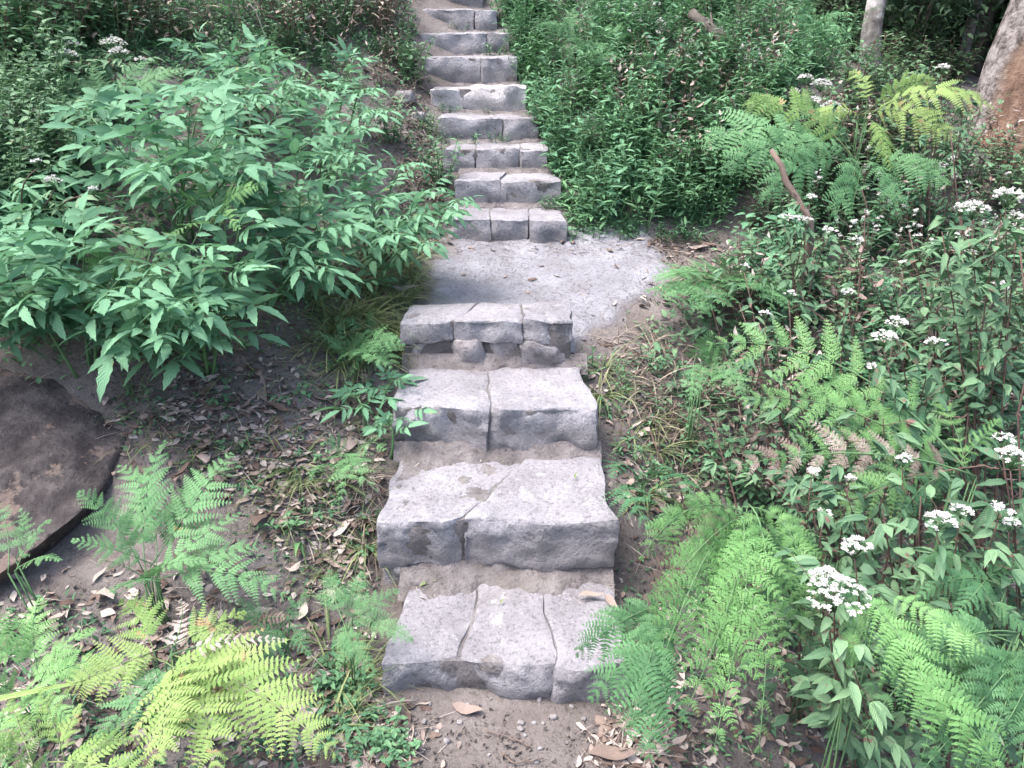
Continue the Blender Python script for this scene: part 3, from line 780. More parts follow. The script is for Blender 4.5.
fern('tall arching fern with yellow green tips before the dark trees', b, [
 (742,106,4.1,dict(mat='fern_yellow',tint=.3)),(700,142,4.0),(722,172,3.8),(950,188,3.7),(800,105,4.3),(760,205,3.6),(900,215,3.5),(832,225,3.5),(780,150,3.9)],
 width=.30, pairs=14, arch=.16, mat='fern', droop=.4, tint=.62, pl=.16, hint=V(0,-1,.7), shape='lan', spacing=.022)
b = at(862,116,4.1)
fern('yellow green fern lit up against the dark forest and peeling trunk', b, [
 (994,108,3.8,dict(width=.26,pairs=16,arch=.2)),(850,72,4.3),(935,80,4.0,dict(width=.28)),(890,170,3.8),(955,140,3.8),(812,118,4.0)],
 width=.28, pairs=14, arch=.16, mat='fern_yellow', droop=.4, tint=.68, pl=.13, hint=V(0,-1,.7), shape='lan', spacing=.022)
b = at(815,25,5.6)
fern('fern hanging from the bank top left of the grey tree', b, [
 (780,45,5.2),(840,60,5.2),(800,-10,5.6),(850,15,5.4),(815,62,5.0)],
 width=.34, pairs=12, arch=.15, mat='fern_deep', droop=.35, tint=.6, pl=.15, hint=V(0,-1,.7), spacing=.028)
b = at(585,45,5.3)
fern('feathery pale fern mound on the bank right of the upper steps', b, [
 (540,25,5.2),(560,70,5.0),(620,60,5.0),(600,10,5.4),(650,40,5.2),(575,8,5.5),(615,95,4.8)],
 width=.32, pairs=13, style='lacy', arch=.16, mat='fern', droop=.2, tint=.45, pl=.15, hint=V(0,-1,.8), spacing=.028)

# ------------------------------------------------------------------ leafy shrub with compound leaves
def compound(fo, st, p, d, up, size, r, tint):
    """petiole and 5 or 7 drooping leaflets"""
    d = nrm(d); S = nrm(np.cross(up, d)); n = np.cross(d, S)
    Lr = size*1.0
    dr = r.uniform(.12,.38)
    q = lambda s: p + d*(s*Lr) + V(0,0,-1)*(dr*Lr*s*s)
    st.tube([q(s) for s in (0,.33,.66,1)], .0018,.001,4)
    prs = [(.48,.62),(.78,.86)] if size<.13 or r.rand()<.45 else [(.36,.5),(.60,.78),(.85,.95)]
    pos=[];dd=[];ss=[]
    for s,l in prs:
        for sg in (-1,1):
            a = R(r.uniform(48,68)); pos.append(q(s)); dd.append(d*math.cos(a)+S*sg*math.sin(a)+V(0,0,-1)*r.uniform(.1,.5)); ss.append(size*l*.78)
    pos.append(q(1)); dd.append(d+V(0,0,-1)*(dr+r.uniform(.0,.4))); ss.append(size*.86)
    k=len(pos)
    fo.inst(LEAFLET, pos, dd, n[None]+r.uniform(-.42,.42,(k,3)), np.array(ss)*r.uniform(.85,1.1,k), tint+r.uniform(-.1,.1,k), sz=np.array(ss)*r.uniform(.6,1.6,k))
def shrub(label, base, tops, size=.15, mat='bush', seed=0, group=None, leaves=7, tint=.5):
    r = np.random.RandomState(seed)
    base = np.asarray(base,float)
    gz = float(H(base[0],base[1])); base = V(base[0],base[1],gz)
    root = empty('leafy_shrub', base, label, 'shrub', group); L = base
    fo = MB(); stems=[]
    pet = MB()
    for tp in tops:
        tp = np.asarray(tp,float)
        b0 = base + V(*r.uniform(-.05,.05,2),-.03)
        mid = (b0*.5+tp*.5)+V(0,0,.05)+V(*r.uniform(-.04,.04,2),0)
        ts = np.linspace(0,1,9); C = bez(b0,mid,tp,ts)
        sm = MB(); sm.tube(C, .0062,.0025,6); stems.append(sm)
        nn = leaves
        for i in range(nn):
            t = .32+.68*(i+1)/nn
            p = bez(b0,mid,tp,[t])[0]; T = bezT(b0,mid,tp,[t])[0]
            az = r.uniform(0,6.28) if i==0 else az+math.pi/2+r.uniform(-.4,.4)
            for k2 in range(2 if i<nn-1 else 4):
                a2 = az + (math.pi*k2 if i<nn-1 else k2*math.pi/2)
                out = V(math.cos(a2), math.sin(a2), 0)
                d = out*1.0 + T*(.3+.8*t*r.uniform(.2,1.5)) + V(0,0,r.uniform(-.15,.3))
                sz = size*r.uniform(.75,1.15)*(1.0 if i<nn-1 else .85)
                compound(fo, pet, p, d, V(0,-.12,1)+out*.25, sz, r, tint+r.uniform(-.15,.15))
    fo.build('foliage', M[mat], root, L)
    pet.build('leaf_stalks', M['stem_green'], root, L).name = 'leaf_stalk'
    for s in stems: s.build('stem', M['stem_green'], root, L)
    return root
def tops(lst): return [at(*q) for q in lst]
SH = [
 ('tallest leafy shrub of the left bank, crown spreading at its middle', (200,330,3.05), [(150,120,3.0),(190,105,3.15),(225,135,2.9),(120,150,2.9),(175,165,2.7),(90,115,3.2),(240,165,2.8),(205,90,3.4)], .17),
 ('leafy shrub low over the top end of the boulder', (95,370,2.45), [(60,270,2.35),(110,290,2.3),(30,300,2.3),(150,270,2.45),(85,240,2.5),(180,300,2.35)], .16),
 ('leafy shrub hanging over the bare soil between boulder and litter', (215,390,2.55), [(190,250,2.5),(225,280,2.45),(170,330,2.25),(240,225,2.6),(200,310,2.35),(130,330,2.3)], .15),
 ('leafy shrub in the middle of the left bank with upright tops', (290,330,3.0), [(260,185,2.9),(300,200,2.9),(280,240,2.7),(325,230,2.8),(250,130,3.2),(300,150,3.2),(310,265,2.65)], .15),
 ('bushy light green shrub leaning over the edge of the landing', (370,290,3.45), [(400,170,3.4),(430,190,3.35),(365,180,3.4),(345,210,3.2),(410,215,3.15),(385,235,3.0),(440,215,3.25),(420,240,3.05),(350,165,3.5),(375,205,3.1),(455,200,3.3)], .12),
 ('leafy shrub at the left edge behind the bracken', (15,330,2.9), [(10,190,2.9),(45,175,3.0),(-20,220,2.7),(60,210,2.8),(20,230,2.65),(-30,160,3.1)], .15),
 ('leafy shrub on the upper left bank beside the white flowers', (70,200,3.8), [(60,90,3.7),(100,100,3.6),(30,120,3.5),(130,80,3.9),(20,85,3.8),(85,140,3.3)], .15),
 ('leafy shrub at the back of the left bank below the dry vines', (250,170,4.2), [(230,70,4.1),(265,60,4.3),(210,80,4.0),(285,85,4.0),(245,95,3.8),(310,90,4.1),(195,45,4.4)], .14),
 ('slim leafy shrub standing apart left of the upper steps', (345,160,4.5), [(352,62,4.5),(330,85,4.3),(360,90,4.2),(375,110,4.0)], .11),
 ('small leafy shrub in front of the slim one on the bank', (330,200,3.9), [(325,120,3.8),(350,130,3.7),(300,115,3.9),(340,150,3.5)], .12),
 ('leafy shrub touching the left edge above the boulder', (-30,400,2.3), [(0,265,2.3),(-30,250,2.4),(20,300,2.25),(-50,280,2.3)], .15),
]
for i,(lab,b,tl,s) in enumerate(SH):
    shrub(lab, at(*b), tops(tl), s*.92, seed=i+3, leaves=6+i%2, tint=[.62,.5,.66,.55,.72,.42,.5,.6,.66,.55,.6][i])
# small shrub seedlings with the same leaf
for i,(lab,b,tl,s) in enumerate([
 ('young compound leaved plant on the litter left of the second step', (395,450,2.2), [(398,398,2.2),(385,420,2.1)], .085),
 ('young compound leaved plant beside the small blue green fern', (375,420,2.35), [(380,375,2.35),(405,365,2.35)], .09),
 ('young leafy plant with toothed leaves at the foot of the landing bank', (370,300,3.0), [(365,262,2.95),(350,280,2.85)], .09)]):
    g = hit(b[0],b[1]); shrub(lab, g, [g+V(rs.uniform(-.05,.05),-.04,.10), g+V(.06,.02,.13)], s, seed=40+i, leaves=3, tint=.55)

# ------------------------------------------------------------------ white flowered weeds
def floret():
    ts=[]; r=np.random.RandomState(5); 
    T = blade(1,.55,.0,.1,.5,0,.12)
    vs=[];fs=[];al=[];ed=[];n=0
    for k in range(16):
        ph = r.uniform(0,6.28); el = r.uniform(.1,1.35)
        d = V(math.cos(ph)*math.cos(el), math.sin(ph)*math.cos(el), math.sin(el))
        y = nrm(np.cross(V(0.1,0.2,1),d)); z=np.cross(d,y)
        v = T[0][:,0:1]*d+T[0][:,1:2]*y+T[0][:,2:3]*z
        vs.append(v*.5); fs.append(T[1]+n); al.append(T[2]); ed.append(T[3]); n+=len(v)
    return np.concatenate(vs),np.concatenate(fs),np.concatenate(al),np.concatenate(ed)
FLOR = floret()
def cluster(root, L, c, rad, r, nfl):
    m_ = MB(); st = MB()
    a = r.uniform(0,6.28,nfl); q = np.sqrt(r.uniform(0,1,nfl))*rad
    P = c + np.stack([np.cos(a)*q, np.sin(a)*q, -.5*q**2/rad + r.uniform(-.004,.006,nfl)],1)
    # clump into little groups
    m_.inst(FLOR, P, nrm(r.uniform(-1,1,(nfl,3))*V(1,1,.05)), V(0,0,1)+r.uniform(-.4,.4,(nfl,3)), r.uniform(.011,.018,nfl), .5)
    o = m_.build('flower_cluster', M['petal'], root, L)
    foot = c-V(0,0,rad*.9+.012)
    for p in P[::2]: st.tube([foot,(foot+p)/2+V(0,0,.002), p], .0008,.0006,3)
    s = st.build('flower_stalk', M['stem_green'], o); s.data.transform(__import__('mathutils').Matrix.Translation(-Vector(L)))
def flower_weed(label, base, heads, seed=0, leafsz=.06, mat='weed_mixed', group=None, extra=3, brown=True, name='flowering_weed', cat='flowering plant', nleaf=9):
    r = np.random.RandomState(seed+100); base=np.asarray(base,float); base = V(base[0],base[1],float(H(base[0],base[1])))
    root = empty(name, base, label, cat, group); L=base
    fo = MB(); sl=[]
    ends=[(np.asarray(h[0],float),h[1]) for h in heads]
    for k in range(extra):
        c = ends[k%len(ends)][0] if ends else base+V(0,0,.5)
        ends.append((c+V(r.uniform(-.22,.22),r.uniform(-.22,.22),r.uniform(-.25,-.02)),0))
    for e,rad in ends:
        tip = e-V(0,0,rad*.9+.012) if rad else e
        b0 = base+V(*r.uniform(-.04,.04,2),-.03)
        mid = b0*.45+tip*.55+V(r.uniform(-.08,.08),r.uniform(-.08,.08),.06)
        C = bez(b0,mid,tip,np.linspace(0,1,10))
        s_=MB(); s_.tube(C,.0045,.0016,5); sl.append(s_)
        ln = np.linalg.norm(tip-b0); nn = max(4,int(ln*nleaf/.6))
        for i in range(nn):
            t=.38+.60*(i+.5)/nn; p=bez(b0,mid,tip,[t])[0]; T=bezT(b0,mid,tip,[t])[0]
            az = r.uniform(0,6.28)
            for k2 in (0,1):
                if r.rand()<.12: continue
                a2=az+math.pi*k2; o_=V(math.cos(a2),math.sin(a2),0)
                # short side shoot with a few leaves
                sh = r.uniform(.0,.12) if r.rand()<.45 else .01
                q = p+o_*sh+T*sh*.6
                if sh>.03: s_.tube([p,(p+q)/2,q],.0012,.0008,3)
                m2 = 1 if sh<.03 else 4
                dd = [o_*.9+V(*r.uniform(-.9,.9,2),r.uniform(-.9,.25))*.7 for _ in range(m2)]
                fo.inst(OVATE,[q]*m2,dd,V(0,-.2,1)+r.uniform(-.4,.4,(m2,3)),leafsz*r.uniform(.55,1.15,m2),.5+r.uniform(-.3,.3,m2),sy=leafsz*r.uniform(.5,.85,m2))
    fo.build('foliage', M[mat], root, L)
    for s_ in sl: s_.build('stem', M['stem_brown' if brown else 'stem_green'], root, L)
    for (h,rad) in heads:
        cluster(root, L, np.asarray(h,float), rad, r, int(max(10,min(90,(rad/.009)**2*2.2))))
    return root
def hd(px,py,Y,rad=.03): return (at(px,py,Y), rad*1.35)
FWD = [
 ('flowering weed with the largest white flower cluster, above the bottom right ferns', (905,760,1.5), [hd(840,585,1.36,.050),(hd(858,543,1.45,.026)),hd(828,573,1.38,.026)], .07),
 ('flowering weed with a round white cluster left of the curled fern', (985,720,1.6), [hd(941,516,1.5,.028),hd(963,508,1.55,.018),hd(1002,507,1.5,.02)], .065),
 ('flowering weed with two white clusters at the right edge', (1060,700,1.55), [hd(1016,452,1.55,.030),hd(1004,436,1.6,.015),hd(1012,522,1.5,.012)], .07),
 ('tall flowering weed with a pair of white clusters before the brown tangle', (935,560,2.2), [hd(886,333,2.15,.028),hd(898,319,2.2,.024),hd(937,340,2.2,.022)], .07),
 ('flowering weed with flat white heads high at the right edge', (1040,420,2.3), [hd(976,203,2.5,.035),hd(1010,190,2.4,.035),hd(962,205,2.55,.02),hd(1020,215,2.35,.02)], .075),
 ('flowering weed with one small white cluster over the lacy fern', (930,600,1.9), [hd(905,457,1.85,.018)], .06),
 ('flowering weed with small heads along the dark gully', (830,640,1.75), [hd(825,513,1.7,.012),hd(813,470,1.8,.013),hd(850,477,1.8,.008)], .06),
 ('flowering weed with three small white heads by the broken branch', (800,340,3.1), [hd(786,215,3.1,.022),hd(798,217,3.1,.02),hd(807,219,3.1,.02),hd(830,228,3.0,.02),hd(811,195,3.2,.02)], .06),
 ('flowering weed with scattered heads before the peeling trunk', (950,330,3.0), [hd(955,232,2.9,.022),hd(972,250,2.9,.02),hd(1002,283,2.7,.02),hd(918,235,3.0,.014)], .065),
 ('flowering weed with a drooping head beside the landing fern', (790,440,2.4), [hd(766,312,2.5,.015),hd(790,292,2.6,.015),hd(745,265,2.9,.013)], .06),
 ('flowering weed with tight white buds at the middle of the right tangle', (880,470,2.3), [hd(872,365,2.2,.015),hd(848,290,2.6,.018),hd(905,262,2.7,.014)], .06),
 ('thin flowering weed rising against the dark forest', (930,230,3.8), [hd(944,65,4.0,.026),hd(935,100,3.9,.02)], .06),
 ('flowering weed with a haze of tiny white heads below the grey tree', (840,240,4.2), [hd(822,80,4.3,.04),hd(806,75,4.3,.03),hd(832,102,4.2,.04),hd(815,98,4.2,.03),hd(795,90,4.3,.02),hd(845,110,4.1,.02)], .05),
 ('flowering weed with white heads at the top left of the bank', (75,200,4.0), [hd(65,50,3.9,.04),hd(72,42,4.0,.025),hd(112,38,4.0,.045),hd(118,48,3.95,.035),hd(140,58,3.9,.02)], .07),
 ('flowering weed with white heads in the very top left corner', (40,130,4.6), [hd(40,0,4.5,.04),hd(55,4,4.5,.03),hd(20,5,4.4,.02)], .07),
 ('flowering weed with two small clusters at the left edge', (60,330,2.9), [hd(52,178,2.75,.022),hd(36,160,2.8,.014),hd(25,248,2.6,.016),hd(93,188,2.7,.012)], .06),
 ('low flowering weed with small heads on the right bank top', (700,60,5.2), [hd(705,18,5.2,.02),hd(720,30,5.1,.02),hd(750,50,5.0,.018),hd(690,40,5.1,.015)], .055),
 ('low flowering weed with white heads on the right bank face', (660,130,4.8), [hd(622,60,5.0,.016),hd(620,92,4.8,.02),hd(640,20,5.2,.014),hd(652,75,4.9,.014),hd(690,95,4.7,.014)], .055),
]
for i,(lab,b,hs,ls) in enumerate(FWD):
    g = at(*b); flower_weed(lab, g, hs, seed=i, leafsz=ls, extra=4)

# variants for fill
def weed_variant(i, mat, ht, nst, leaf, T, spread=.12, brown=False, nl=12, name='leafy_weed', label='', group='', cat='weed'):
    r = np.random.RandomState(i*31+5)
    root = empty(name, (0,0,-50), label, cat, group)
    fo=MB(); st=MB()
    for k in range(nst):
        az=r.uniform(0,6.28); o_=V(math.cos(az),math.sin(az),0)
        b0=o_*r.uniform(0,spread*.5); h=ht*r.uniform(.55,1.1)
        tip=b0+o_*r.uniform(.2,1)*spread+V(0,0,h); mid=(b0+tip)/2+V(0,0,.1*h)
        C=bez(b0-V(0,0,.03),mid,tip,np.linspace(0,1,6)); st.tube(C,.0022,.001,4)
        t=.15+.85*np.arange(nl)/(nl-1); P=bez(b0,mid,tip,t); T_=bezT(b0,mid,tip,t)
        az2=np.arange(nl)*2.4+r.uniform(0,6)
        D=np.stack([np.cos(az2),np.sin(az2),r.uniform(-.3,.5,nl)],1)+T_*.3
        fo.inst(T,P,D,V(0,0,1)+r.uniform(-.35,.35,(nl,3)),leaf*r.uniform(.6,1.15,nl)*(1-.25*t),.5+r.uniform(-.3,.3,nl))
    fo.build('foliage',M[mat],root); st.build('stem',M['stem_brown' if brown else 'stem_green'],root)
    return root
def scatter(polys, n, seed, y1=16):
    """points on the ground, even over the parts of the hillside one can see"""
    r=np.random.RandomState(seed); out=[]
    tot=0
    while len(out)<n and tot<n*30:
        tot+=1
        poly=polys[r.randint(len(polys))]
        xs=[p[0] for p in poly]; ys=[p[1] for p in poly]
        px,py=r.uniform(min(xs),max(xs)), r.uniform(min(ys),max(ys))
        ins=False; j=len(poly)-1
        for i in range(len(poly)):
            if (poly[i][1]>py)!=(poly[j][1]>py) and px<(poly[j][0]-poly[i][0])*(py-poly[i][1])/(poly[j][1]-poly[i][1])+poly[i][0]: ins=not ins
            j=i
        if not ins: continue
        p=hit(px,py,.9,y1)
        if p is None: continue
        if abs(p[0]-np.interp(p[1],cxY,cxX))<np.interp(p[1],cxY,cxW)+.03 and p[1]>1.5: continue
        out.append(p)
    return out
def fill(protos, pts, seed, smin, smax, used=True):
    r=np.random.RandomState(seed)
    for i,p in enumerate(pts):
        pr=protos[i%len(protos)]
        s=r.uniform(smin,smax); rz=r.uniform(0,6.28); t1,t2=r.uniform(-.15,.15,2)
        if i<len(protos):
            pr.location=p; pr.rotation_euler=(t1,t2,rz); pr.scale=(s,s,s)
        else: dup(pr,p,rz,s,tilt=t1,tilt2=t2)
# bank weeds right of the upper flight
pv=[weed_variant(k,'weed',.24,9,.068,LANCE,label='dense green leafy weed on the bank right of the upper steps',group='weeds on the right bank') for k in range(4)]
pr_poly=[(500,-5),(845,-5),(835,70),(770,150),(720,225),(600,238),(568,225),(545,150),(516,60)]
fill(pv, scatter([pr_poly],190,11), 1, .6,1.5)
pv=[weed_variant(10+k,'weed_mixed',.30,8,.055,OVATE,name='low_bush',cat='bush',brown=True,label='brownish green weed in the tangle right of the landing',group='weeds in the right tangle') for k in range(4)]
fill(pv, scatter([[(740,150),(1040,190),(1040,430),(900,420),(800,330),(740,310)],[(860,80),(1040,150),(1040,200),(760,200)]],130,12), 2, .7,1.3)
pv=[weed_variant(20+k,'weed_mixed',.24,8,.05,OVATE,name='herb',cat='herb',nl=9,label='low dark weed on the dry upper left bank',group='weeds on the upper left bank') for k in range(3)]
fill(pv, scatter([[(-10,-5),(410,-5),(430,100),(445,150),(445,215),(400,160),(200,60),(-10,40)],[(-10,-5),(140,-5),(80,200),(-10,220)]],195,13), 3, .5,1.3)
pv=[weed_variant(30+k,'weed',.07,4,.038,LANCE,name='creeping_plant',cat='small plant',nl=6,spread=.07,label='small weed rooted along the edge of the steps',group='small weeds beside the steps') for k in range(3)]
edge=[]
for k in range(4,13):
    Y,z,a,b=ST[k]
    for j in range(3): edge.append(V(b+rs.uniform(.0,.08),Y+rs.uniform(0,.3),0))
    for j in range(2): edge.append(V(a-rs.uniform(.0,.08),Y+rs.uniform(0,.3),0))
    if k in (5,7,8,10,11):
        for j in range(4): 
            x=rs.uniform(a+.03,b-.03) if k!=5 else b-rs.uniform(.0,.1)
            edge.append(V(x,Y-.02,ST[k-1][1]))
for e in edge:
    if e[2]==0: e[2]=float(H(e[0],e[1]))
edge += scatter([[(580,300),(640,320),(720,420),(740,520),(650,560),(620,480),(590,370)],[(560,225),(700,228),(700,245),(570,243)]],74,14)
fill(pv, edge, 4, .6,1.25)
pv=[weed_variant(40+k,'weed',.05,4,.03,OVATE,name='seedling',cat='seedling',nl=5,spread=.06,label='tiny seedling in the litter left of the lower steps',group='seedlings in the litter') for k in range(3)]
fill(pv, scatter([[(110,350),(400,330),(400,470),(380,640),(300,560),(130,430)],[(330,670),(400,690),(410,768),(330,768)],[(400,690),(600,690),(600,706),(400,702)]],48,15), 5, .6,1.3)
pv=[weed_variant(80+k,'dry',.30,6,.06,DRYT[k],nl=8,brown=True,name='withered_plant',cat='dead plant',label='withered plant with curled brown leaves in the undergrowth',group='withered plants in the undergrowth') for k in range(3)]
fill(pv, scatter([[(740,200),(1040,200),(1040,620),(760,560),(690,420)],[(800,120),(1000,150),(1000,220),(800,200)],[(560,30),(800,10),(760,200),(640,200)],[(200,-5),(410,-5),(430,120),(300,60)]],90,18), 12, .6,1.2)
def add_flowers(root, seed):
    r=np.random.RandomState(seed)
    for k in range(4):
        st_=[c for c in root.children if c.name.startswith('stem')][0].data
        co_=np.empty(len(st_.vertices)*3,dtype=np.float32); st_.vertices.foreach_get('co',co_); co_=co_.reshape(-1,3)
        tip=co_[np.argsort(-co_[:,2])[k*9]]
        f_=MB(); f_.inst(FLOR,tip+r.normal(0,.008,(5,3)),nrm(r.normal(0,1,(5,3))*V(1,1,.1)),V(0,0,1)+.01,r.uniform(.014,.022,5),.5); f_.build('flower',M['petal'],root)
pv=[weed_variant(90+k,'weed_mixed',.36,6,.05,LANCE,brown=True,name='white_wildflower',cat='wildflower',label='weed with small white flowers on the right bank',group='white wildflowers on the right bank') for k in range(2)]
for k,q in enumerate(pv): add_flowers(q,k)
fill(pv, scatter([[(590,10),(730,5),(800,60),(760,120),(620,100)],[(760,210),(1020,240),(1020,330),(800,300)]],34,19), 13, .8,1.2)
pv=[weed_variant(95+k,'bush',.30,6,.075,OVATE,name='broadleaf_weed',cat='broadleaf weed',label='broader leaved weed on the right bank',group='broad leaved weeds on the right bank') for k in range(2)]
fill(pv, scatter([pr_poly,[(740,200),(1040,230),(1040,500),(860,440),(740,320)]],90,20), 14, .5,1.15)
# dark gully plants
pv=[weed_variant(50+k,'weed',.26,7,.06,OVATE,nl=9,brown=True,label='leafy weed in the shaded gully on the right',group='weeds in the shaded gully') for k in range(3)]
fill(pv, scatter([[(700,430),(1040,430),(1060,790),(860,790),(800,620),(690,470)]],46,16), 6, .5,1.1)

# ------------------------------------------------------------------ grass, strap leaves, straw
def tuft(label, base, n, ln, mat, seed, name='grass_tuft', group=None, T=GRASS, wid=1.0, up=.8, col=.5):
    r=np.random.RandomState(seed); root=empty(name, base, label, 'grass' if T is GRASS else 'plant', group)
    m_=MB(); az=r.uniform(0,6.28,n); el=r.uniform(.2,1.3,n)*up
    D=np.stack([np.cos(az)*np.cos(el),np.sin(az)*np.cos(el),np.sin(el)],1)
    P=np.stack([np.cos(az),np.sin(az),np.zeros(n)],1)*.02*r.rand(n)[:,None]-V(0,0,.01)
    l=ln*r.uniform(.5,1.15,n)
    m_.inst(T,P,D,V(0,0,1)+.001,l,col+r.uniform(-.35,.45,n),sy=l*wid,sz=l*r.uniform(.5,1.6,n))
    m_.build('blade',M[mat],root)
    return root
gt=[tuft('tuft of thin green grass beside the path edge',(0,0,-50),46,.22,'grass',k,group='grass tufts by the path') for k in range(3)]
pts=scatter([[(320,240),(440,245),(400,300),(400,380),(340,340)],[(320,240),(440,245),(400,300),(400,380),(340,340)],[(240,430),(370,470),(400,560),(300,560)],[(330,640),(400,700),(330,768)],[(590,320),(660,400),(700,500),(630,520),(600,400)]],44,21)
fill(gt,pts,7,.45,1.0)
gt=[tuft('tuft of long arching grass under the shrubs by the landing',(0,0,-50),60,.30,'grass',k+30,group='long grass under the shrubs',col=.7) for k in range(2)]
fill(gt,scatter([[(300,250),(430,250),(410,300),(405,370),(330,370)]],22,29),17,.6,1.0)
gt=[tuft('tuft of dry straw coloured grass',(0,0,-50),34,.2,'straw',k+9,group='dry grass tufts') for k in range(2)]
fill(gt,scatter([[(330,240),(400,250),(400,360),(340,330)],[(360,470),(400,500),(400,620),(370,580)],[(220,0),(420,0),(420,200),(380,150)],[(650,230),(720,260),(740,330),(640,300)]],50,22),8,.4,.95)
STRAP=blade(7,.13,.3,.25,.6)
for px,py,ln,n,lab in ((300,545,.14,9,'strap leaved plant on the litter above the small soft fern'),(352,412,.15,10,'strap leaved clump left of the third step'),(655,475,.09,7,'little strap leaved plant right of the second step'),(640,430,.08,7,'little strap leaved plant right of the third step')):
    g=hit(px,py); tuft(lab,g,n,ln,'fern',px,name='strap_leaf_plant',T=STRAP,wid=1.0,up=.75,col=.6)
# long pale leaf blade crossing the yellow fern
m_=MB(); a_=at(-25,705,1.25); b_=at(128,668,1.34); 
m_.inst(blade(8,.045,.1,.3,.45),[a_],[b_-a_],V(0,-.4,1),np.linalg.norm(b_-a_),.95)
g0=V(a_[0],a_[1],float(H(a_[0],a_[1]))); m_.tube([g0,(g0+a_)/2,a_],.003,.003,4,.9)
tag(m_.build('reed_leaf',M['fern_yellow']),'single long pale reed leaf lying across the left edge ferns','leaf')

# ------------------------------------------------------------------ litter
def nearz(x,y): return surf(x,y)
leafmeshes=[]
for k,T in enumerate(DRYT):
    for c in range(2):
        m_=MB(); m_.inst(T,[V(0,0,0)],[V(1,0,0)],V(0,0,1),1,.35+.3*c)
        o=m_.build('fallen_leaf',M['dry']); leafmeshes.append(o.data); bpy.data.objects.remove(o)
LP=[[(200,380),(400,440),(395,540),(350,600),(260,520),(130,420)]]*8+[[(130,350),(400,380),(400,440),(200,400)]]*2+[[(300,660),(400,680),(410,768),(300,768)]]*2+[[(590,330),(640,330),(720,430),(700,560),(620,520)]]*2+[[(-20,600),(330,560),(330,768),(-20,768)]]*2+[[(640,235),(760,250),(740,320),(640,300)],[(380,230),(450,240),(430,262),(370,290)],[(395,120),(440,150),(450,240),(400,200)],[(380,0),(430,60),(430,150),(390,120)]]
r=np.random.RandomState(77)
pts=scatter(LP,260,31)
for i,p in enumerate(pts):
    o=bpy.data.objects.new('fallen_leaf',leafmeshes[r.randint(len(leafmeshes))]); COL.objects.link(o)
    s=.03+.10*r.rand()**1.7; o.scale=(s,s,s); o.location=p+V(0,0,.010); o.rotation_euler=(r.uniform(-.5,.5),r.uniform(-.4,.4),r.uniform(0,6.28))
    tag(o,'dry brown fallen leaf among the litter beside the steps','fallen leaf','fallen leaves beside the steps')
for i in range(34):
    x=r.uniform(-.36,.75); y=r.uniform(2.98,3.92) if i%2 else r.uniform(3.78,3.92)
    o=bpy.data.objects.new('fallen_leaf',leafmeshes[r.randint(len(leafmeshes))]); COL.objects.link(o)
    s_=r.uniform(.025,.06); o.scale=(s_,s_,s_); o.location=(x,y,float(H(x,y))+.026); o.rotation_euler=(r.uniform(-.3,.3),r.uniform(-.2,.2),r.uniform(0,6.28))
    tag(o,'small dry leaf lying on the grey landing between the flights','fallen leaf','fallen leaves on the landing')
# leaves that stand out
def big_leaf(px,py,ln,rz,lab,mesh,mat=None):
    d=ray(px,py)
    for yy in np.arange(1,8,.01):
        P=CAM+d*(yy/d[1])
        if P[2]<=surf(P[0],P[1])+.008: break
    me=leafmeshes[mesh].copy()
    if mat: me.materials[0]=M[mat]
    o=bpy.data.objects.new('fallen_leaf',me); COL.objects.link(o); o.scale=(ln,ln,ln); o.location=P+V(0,0,.006); o.rotation_euler=(r.uniform(-.15,.15),r.uniform(-.1,.1),rz); tag(o,lab,'fallen leaf')
big_leaf(578,598,.075,0,'pale pointed leaf at the back of the lowest step, right side',1)
big_leaf(604,598,.07,-1.0,'pale narrow leaf slanting off the right end of the lowest step',3)
big_leaf(420,588,.05,.3,'small green fallen leaf at the back left of the lowest step',1,'grass')
big_leaf(452,708,.09,-.2,'reddish brown leaf on the dirt below the lowest step',4)
big_leaf(600,735,.11,1.6,'large tan leaf standing in the dirt under the deep green fern',8)
big_leaf(590,758,.12,.1,'large tan leaf lying at the bottom edge of the view',2)
big_leaf(335,745,.12,-.7,'long tan leaf below the tip of the yellow fern',4)
big_leaf(575,480,.028,1.4,'tiny green fallen leaf on the second step',1,'grass')
big_leaf(500,605,.022,1.0,'tiny yellow green leaf on the middle block of the lowest step',1,'grass')
big_leaf(400,386,.07,1.2,'dry curled leaf at the left end of the third step',6)
big_leaf(425,232,.10,.0,'pale dry leaf where the landing meets the upper flight, left side',7)
big_leaf(390,290,.13,.1,'brown dry leaf at the left rim of the landing',5)
big_leaf(625,404,.035,.5,'pale green fallen leaf right of the third step',1,'grass')
big_leaf(715,262,.09,.4,'curled brown leaf at the right rim of the landing',8)
# uncountable small litter
m_=MB(); n=5200; cnt=0
pp=scatter(LP*1+[[(100,330),(400,330),(400,600),(100,450)],[(0,-5),(440,-5),(440,240),(0,60)],[(560,230),(1040,230),(1040,768),(600,768)],[(600,560),(880,560),(880,790),(600,790)],[(-20,600),(400,600),(420,790),(-20,790)],[(590,650),(660,650),(660,790),(610,790)]]*2,4300,41)
pp=np.repeat(np.array(pp),2,0)+np.column_stack([r.normal(0,.05,(len(pp)*2,2)),np.zeros(len(pp)*2)])
ok=(np.abs(pp[:,0]-np.interp(pp[:,1],cxY,cxX))>np.interp(pp[:,1],cxY,cxW)+.01)|(pp[:,1]<1.55)
pp=pp[ok]; pp[:,2]=H(pp[:,0],pp[:,1])+.006
k=len(pp); az=r.uniform(0,6.28,k)
D=np.stack([np.cos(az),np.sin(az),r.uniform(-.3,.3,k)],1)
h=k//3*2
